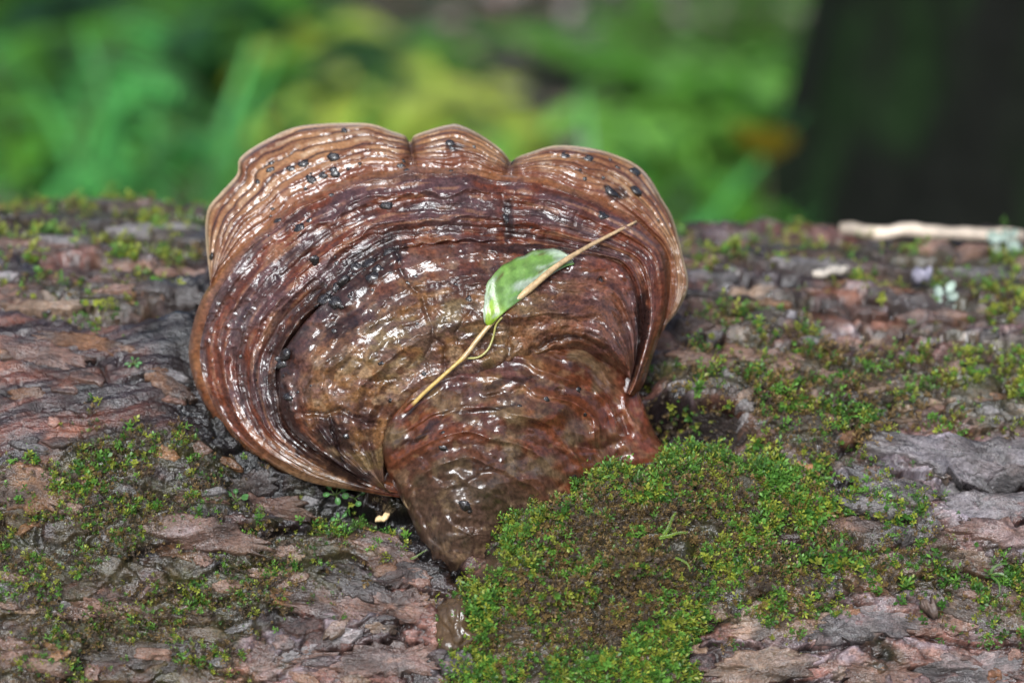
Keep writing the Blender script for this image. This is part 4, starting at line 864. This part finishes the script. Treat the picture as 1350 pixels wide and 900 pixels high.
# ================================================================== the forest behind
GZ = -0.63
def ground_h(x, y): return GZ-0.5*sst(0.45, 1.9, y)+0.03*fbm(x*0.8, y*0.8, 501, 3)+0.10*sst(3, 12, np.hypot(x, y))*fbm(x*0.12, y*0.12, 502, 3)
ga = np.r_[-np.geomspace(90, 3, 26), np.linspace(-2.9, 2.9, 80), np.geomspace(3, 90, 26)]
GX, GY_ = np.meshgrid(ga, ga); GZZ = ground_h(GX, GY_)
V = np.stack([GX, GY_, GZZ], -1).reshape(-1, 3)
m, nt, b, ns, L = new_mat('forest_soil'); co = nd(nt, 'ShaderNodeTexCoord')
nz = nd(nt, 'ShaderNodeTexNoise'); nz.inputs['Scale'].default_value = 6; nz.inputs['Detail'].default_value = 8; L.new(co.outputs['Object'], nz.inputs['Vector'])
rp = nd(nt, 'ShaderNodeValToRGB'); L.new(nz.outputs[0], rp.inputs[0]); rp.color_ramp.elements[0].position = 0.35; rp.color_ramp.elements[0].color = (0.018, 0.016, 0.008, 1)
rp.color_ramp.elements[1].position = 0.7; rp.color_ramp.elements[1].color = (0.06, 0.05, 0.03, 1); e = rp.color_ramp.elements.new(0.52); e.color = (0.022, 0.035, 0.010, 1)
L.new(rp.outputs[0], b.inputs['Base Color']); b.inputs['Roughness'].default_value = 0.9
bp = nd(nt, 'ShaderNodeBump'); bp.inputs['Distance'].default_value = 0.02; L.new(nz.outputs[0], bp.inputs['Height']); L.new(bp.outputs[0], b.inputs['Normal'])
tag(mesh_obj('forest_floor', V, grid_faces(len(ga), len(ga)), m), kind='structure')
# leaf litter
def leaf_blade(L, W, droop, n=7):                    # ovate leaf along +x, folded on the midrib
    q = np.linspace(0, 1, n); hw = W*0.5*np.sin(np.pi*q**0.8)**0.9+0.0004; V = []
    for k in range(n):
        z = -droop*L*q[k]**2
        V += [(L*q[k], -hw[k], z+hw[k]*0.3), (L*q[k], 0, z), (L*q[k], hw[k], z+hw[k]*0.3)]
    return np.array(V), tris(grid_faces(n, 3))
def rot_z(a): c_, s_ = math.cos(a), math.sin(a); return np.array([[c_, -s_, 0], [s_, c_, 0], [0, 0, 1]])
def rot_y(a): c_, s_ = math.cos(a), math.sin(a); return np.array([[c_, 0, s_], [0, 1, 0], [-s_, 0, c_]])
r = np.random.default_rng(55); Vs, Fs, Cs, o_ = [], [], [], 0
for k in range(2600):
    x = r.uniform(-2.0, 2.0); y = r.uniform(0.6, 6.0); V, F = leaf_blade(r.uniform(.05, .11), r.uniform(.03, .06), r.uniform(-.3, .3))
    V = V@rot_y(r.uniform(-.4, .4)).T@rot_z(r.uniform(0, 6.3)).T+[x, y, float(ground_h(np.array(x), np.array(y)))+0.012+0.02*r.random()]
    cc = [(0.36, 0.26, 0.22), (0.14, 0.08, 0.05), (0.42, 0.35, 0.32), (0.07, 0.05, 0.04)][r.integers(0, 4)]
    Vs.append(V); Fs.append(F+o_); o_ += len(V); Cs.append(np.tile([cc], (len(V), 1)))
tag(mesh_obj('leaf_litter', np.vstack(Vs), np.vstack(Fs), M_leafbg, None, np.vstack(Cs)), 'brown and grey fallen leaves scattered over the forest floor', 'leaf litter', None, 'stuff')
# plants
def at_ray(px, py, d): return CAM+np.array(ray(np.array(float(px)), np.array(float(py))))*d
def plant(kind, px, py, d, size, colr, label, seed):
    """top of the plant near photo pixel px,py at depth d; rooted on the forest floor below"""
    r = np.random.default_rng(seed); rr_ = np.array(ray(np.array(float(px)), np.array(float(py)))); T = at_ray(px, py, min(d*1.7+0.7, 0.9*(CAM[2]-GZ+0.5)/max(-rr_[2], 0.05))); gz = float(ground_h(np.array(T[0]), np.array(T[1]))); Hh = max(0.12, T[2]-gz); B = np.array([T[0], T[1], gz])
    root = empty({'fern': 'fern', 'herb': 'broadleaf_herb', 'grass': 'strap_leaf_plant'}[kind], B); tag(root, label, {'fern': 'fern', 'herb': 'plant', 'grass': 'plant'}[kind], 'plants on the forest floor')
    Vs, Fs, Cs, o_ = [], [], [], 0; SV, SF, so = [], [], 0
    def add(V, F, c_):
        nonlocal o_
        Vs.append(V); Fs.append(F+o_); o_ += len(V); Cs.append(np.tile([np.asarray(c_)*r.uniform(.7, 1.35)], (len(V), 1)))
    def stem(path, r0):
        nonlocal so
        V, F = tube_mesh(path, np.linspace(r0, r0*.4, len(path)), 5); SV.append(V); SF.append(F+so); so += len(V)
    if kind == 'fern':
        for k in range(13):
            a = k*2.4+r.uniform(-.3, .3); dr = np.array([math.cos(a), math.sin(a), 0]); q = np.linspace(0, 1, 14)[:, None]; Lf = size*r.uniform(.8, 1.2)
            path = B+dr*Lf*(q**1.3)+np.array([0, 0, 1])*Hh*1.15*np.sin(q*1.9)*r.uniform(.75, 1.05); stem(path, 0.004)
            for i_ in range(2, 26):
                g_ = i_/26; p = np.array([np.interp(g_, q[:, 0], path[:, c_]) for c_ in range(3)])
                for sg in (-1, 1):
                    V, F = leaf_blade(Lf*0.30*math.sin(math.pi*min(1, g_*.85+.12))+.01, Lf*0.055, .25, 4); add(V@rot_z(a+sg*1.25).T+p, F, colr)
    elif kind == 'herb':
        for k in range(7):
            a = k*2.4+r.uniform(-.4, .4); dr = np.array([math.cos(a), math.sin(a), 0]); q = np.linspace(0, 1, 8)[:, None]; top = Hh*r.uniform(.6, 1.05)
            path = B+dr*size*0.9*q*r.uniform(.3, 1)+np.array([0, 0, 1])*top*q**.9; stem(path, 0.004)
            for i_ in range(9):
                g_ = 0.3+0.7*i_/8; p = np.array([np.interp(g_, q[:, 0], path[:, c_]) for c_ in range(3)]); Ll = size*r.uniform(.35, .6)
                V, F = leaf_blade(Ll, Ll*.62, .35); add(V@rot_y(r.uniform(-.5, .3)).T@rot_z(a+i_*2.4).T+p, F, colr)
    else:
        for k in range(22):
            a = r.uniform(0, 6.28); V, F = leaf_blade(Hh*r.uniform(.9, 1.3), size*.11, r.uniform(.15, .5), 10); add(V@rot_y(-r.uniform(.9, 1.45)).T@rot_z(a).T+B, F, colr)
        stem(np.array([B, B+[0, 0, Hh*.15], B+[0, 0, Hh*.3]]), 0.01)
    mesh_obj('foliage', np.vstack(Vs), np.vstack(Fs), M_leafbg, root, np.clip(np.vstack(Cs), .005, .5))
    SVs = np.vstack(SV); mesh_obj('stem', SVs, np.vstack(SF), M_leafbg, root, np.tile([[0.07, 0.09, 0.03]], (len(SVs), 1)))
GA = (0.09, 0.36, 0.08); GB = (0.07, 0.21, 0.016); GC = (0.34, 0.44, 0.06); GDk = (0.015, 0.06, 0.008); GE = (0.17, 0.40, 0.06)
PLANTS = [('fern', 40, 175, 1.3, .26, GA, 'light green arching fern close behind the left end of the log'),
 ('herb', 60, 110, 2.0, .26, GB, 'mid green broadleaf herb behind the light arching fern'),
 ('grass', 195, 180, 1.45, .26, GA, 'tuft of broad upright green leaves left of the fungus'),
 ('herb', 250, 235, 1.3, .18, GB, 'low green herb just behind the log left of the fungus'),
 ('herb', 160, 60, 2.6, .40, GDk, 'dark green shrubby herb in the gloom behind the ferns'),
 ('fern', 300, 90, 2.2, .36, GDk, 'dark green fern behind the low herb'),
 ('grass', 400, 130, 1.8, .26, GE, 'fresh green strap leaf plant behind the tall left lobe of the fungus'),
 ('herb', 395, 50, 2.8, .35, GB, 'green herb far behind the strap leaf plant'),
 ('herb', 490, 125, 1.9, .22, GC, 'yellow green herb behind the middle of the fungus'),
 ('herb', 590, 135, 2.1, .22, GC, 'yellowish broadleaf herb next to a patch of bare leaf litter'),
 ('herb', 470, 70, 2.6, .26, GC, 'yellow tinged herb between two green herbs behind the fungus'),
 ('herb', 710, 190, 1.6, .17, GE, 'small bright green herb above the gap between two fungus lobes'),
 ('herb', 850, 115, 2.0, .17, GE, 'bright green leafy herb left of the dark tree trunk'),
 ('herb', 940, 100, 2.1, .19, GE, 'leafy green herb beside the dark tree trunk'),
 ('fern', 930, 50, 2.9, .40, GB, 'tall green fern behind the leafy herbs by the trunk'),
 ('herb', 900, 200, 1.7, .16, GB, 'low dark leaved herb near the yellow fallen leaf'),
 ('grass', 800, 235, 1.45, .18, GA, 'low tuft of green leaves behind the right lobe of the fungus'),

 ('fern', 60, -10, 3.4, .5, GB, 'distant green fern beyond the dark shrubby herb'), ('herb', 240, -40, 4.0, .5, GDk, 'distant dark herb in deep forest shade')]
for k, a in enumerate(PLANTS): plant(*a, 600+k)
# yellow leaf
T = at_ray(1010, 212, 2.9); V, F = leaf_blade(.13, .085, .2); V = V@rot_y(-.9).T@rot_z(-1.9).T+T
Bq = np.array([T[0], T[1], float(ground_h(np.array(T[0]), np.array(T[1])))])
yl = empty('yellow_seedling', Bq); tag(yl, 'single yellow leaf on a thin stalk beside the dark tree trunk', 'leaf')
mesh_obj('leaf', V, F, M_leafbg, yl, np.tile([[0.50, 0.36, 0.02]], (len(V), 1))); V, F = tube_mesh(np.array([Bq, Bq*.5+T*.5+[.01, 0, 0], T]), .002, 5); mesh_obj('stalk', V, F, M_leafbg, yl, np.tile([[0.12, 0.10, 0.03]], (len(V), 1)))
# dark tree
def tree(x, y, rad, label, seed, hgt=7.0, group=None):
    zz = np.r_[np.linspace(0, 1.2, 40), np.linspace(1.3, hgt, 24)]; th = np.linspace(0, 2*math.pi, 96, endpoint=False); gz = float(ground_h(np.array(x), np.array(y)))-0.05
    Z, A = np.meshgrid(zz, th, indexing='ij'); but = np.maximum(0, np.cos(A*5+seed))**3
    Rr = rad*(1-0.5*Z/hgt*0.8)+rad*(0.35+0.55*but)*np.exp(-Z/0.20)+rad*0.05*fbm(A*6, Z*3, seed, 4)+rad*0.05*fbm(A*22, Z*5, seed+1, 3)
    V = np.stack([x+Rr*np.cos(A)+0.03*np.sin(Z), y+Rr*np.sin(A), gz+Z], -1).reshape(-1, 3)
    n = fbm(A*5, Z*4, seed+2, 4).ravel(); C = mixc(np.tile([[0.005, 0.006, 0.004]], (len(V), 1)), np.array([0.008, 0.022, 0.005]), sst(0, .4, n))
    root = empty('tree', (x, y, gz)); tag(root, label, 'tree', group)
    mesh_obj('trunk', V, grid_faces(len(zz), 96, True), M_bark, root, C)
    top = np.array([x+0.03*math.sin(hgt), y, gz+hgt]); r = np.random.default_rng(seed); Vs, Fs, Cs, o_ = [], [], [], 0
    for k in range(7):
        a = k*2.4; zb = gz+hgt*(0.62+0.05*k); e = np.array([x, y, zb])+np.array([math.cos(a)*1.6, math.sin(a)*1.6, 0.9]); p0 = np.array([x, y, zb]); q = np.linspace(0, 1, 7)[:, None]
        V, F = tube_mesh(p0+(e-p0)*q+np.array([0, 0, .25])*np.sin(q*3), np.linspace(rad*.22, .012, 7), 7); mesh_obj('limb', V, F, M_bark, root, np.tile([[0.02, 0.016, 0.012]], (len(V), 1)))
        for i_ in range(150):
            p = e+r.normal(0, .42, 3)*[1, 1, .6]; V, F = leaf_blade(r.uniform(.08, .14), .06, .3, 4); Vs.append(V@rot_y(r.uniform(-1, 1)).T@rot_z(r.uniform(0, 6.3)).T+p); Fs.append(F+o_); o_ += len(V); Cs.append(np.tile([np.array([.04, .11, .02])*r.uniform(.6, 1.4)], (len(V), 1)))
    mesh_obj('crown', np.vstack(Vs), np.vstack(Fs), M_leafbg, root, np.vstack(Cs))
M_bark = attr_mat('tree_bark', 0.85, 0.0, .1, [((60, 60, 14), 1.0, 0.02)], 0.35, 25, coord='obj', spec=0.2)
tree(0.80, 2.40, 0.33, 'dark shaded tree trunk with flared base standing behind the log', 4)
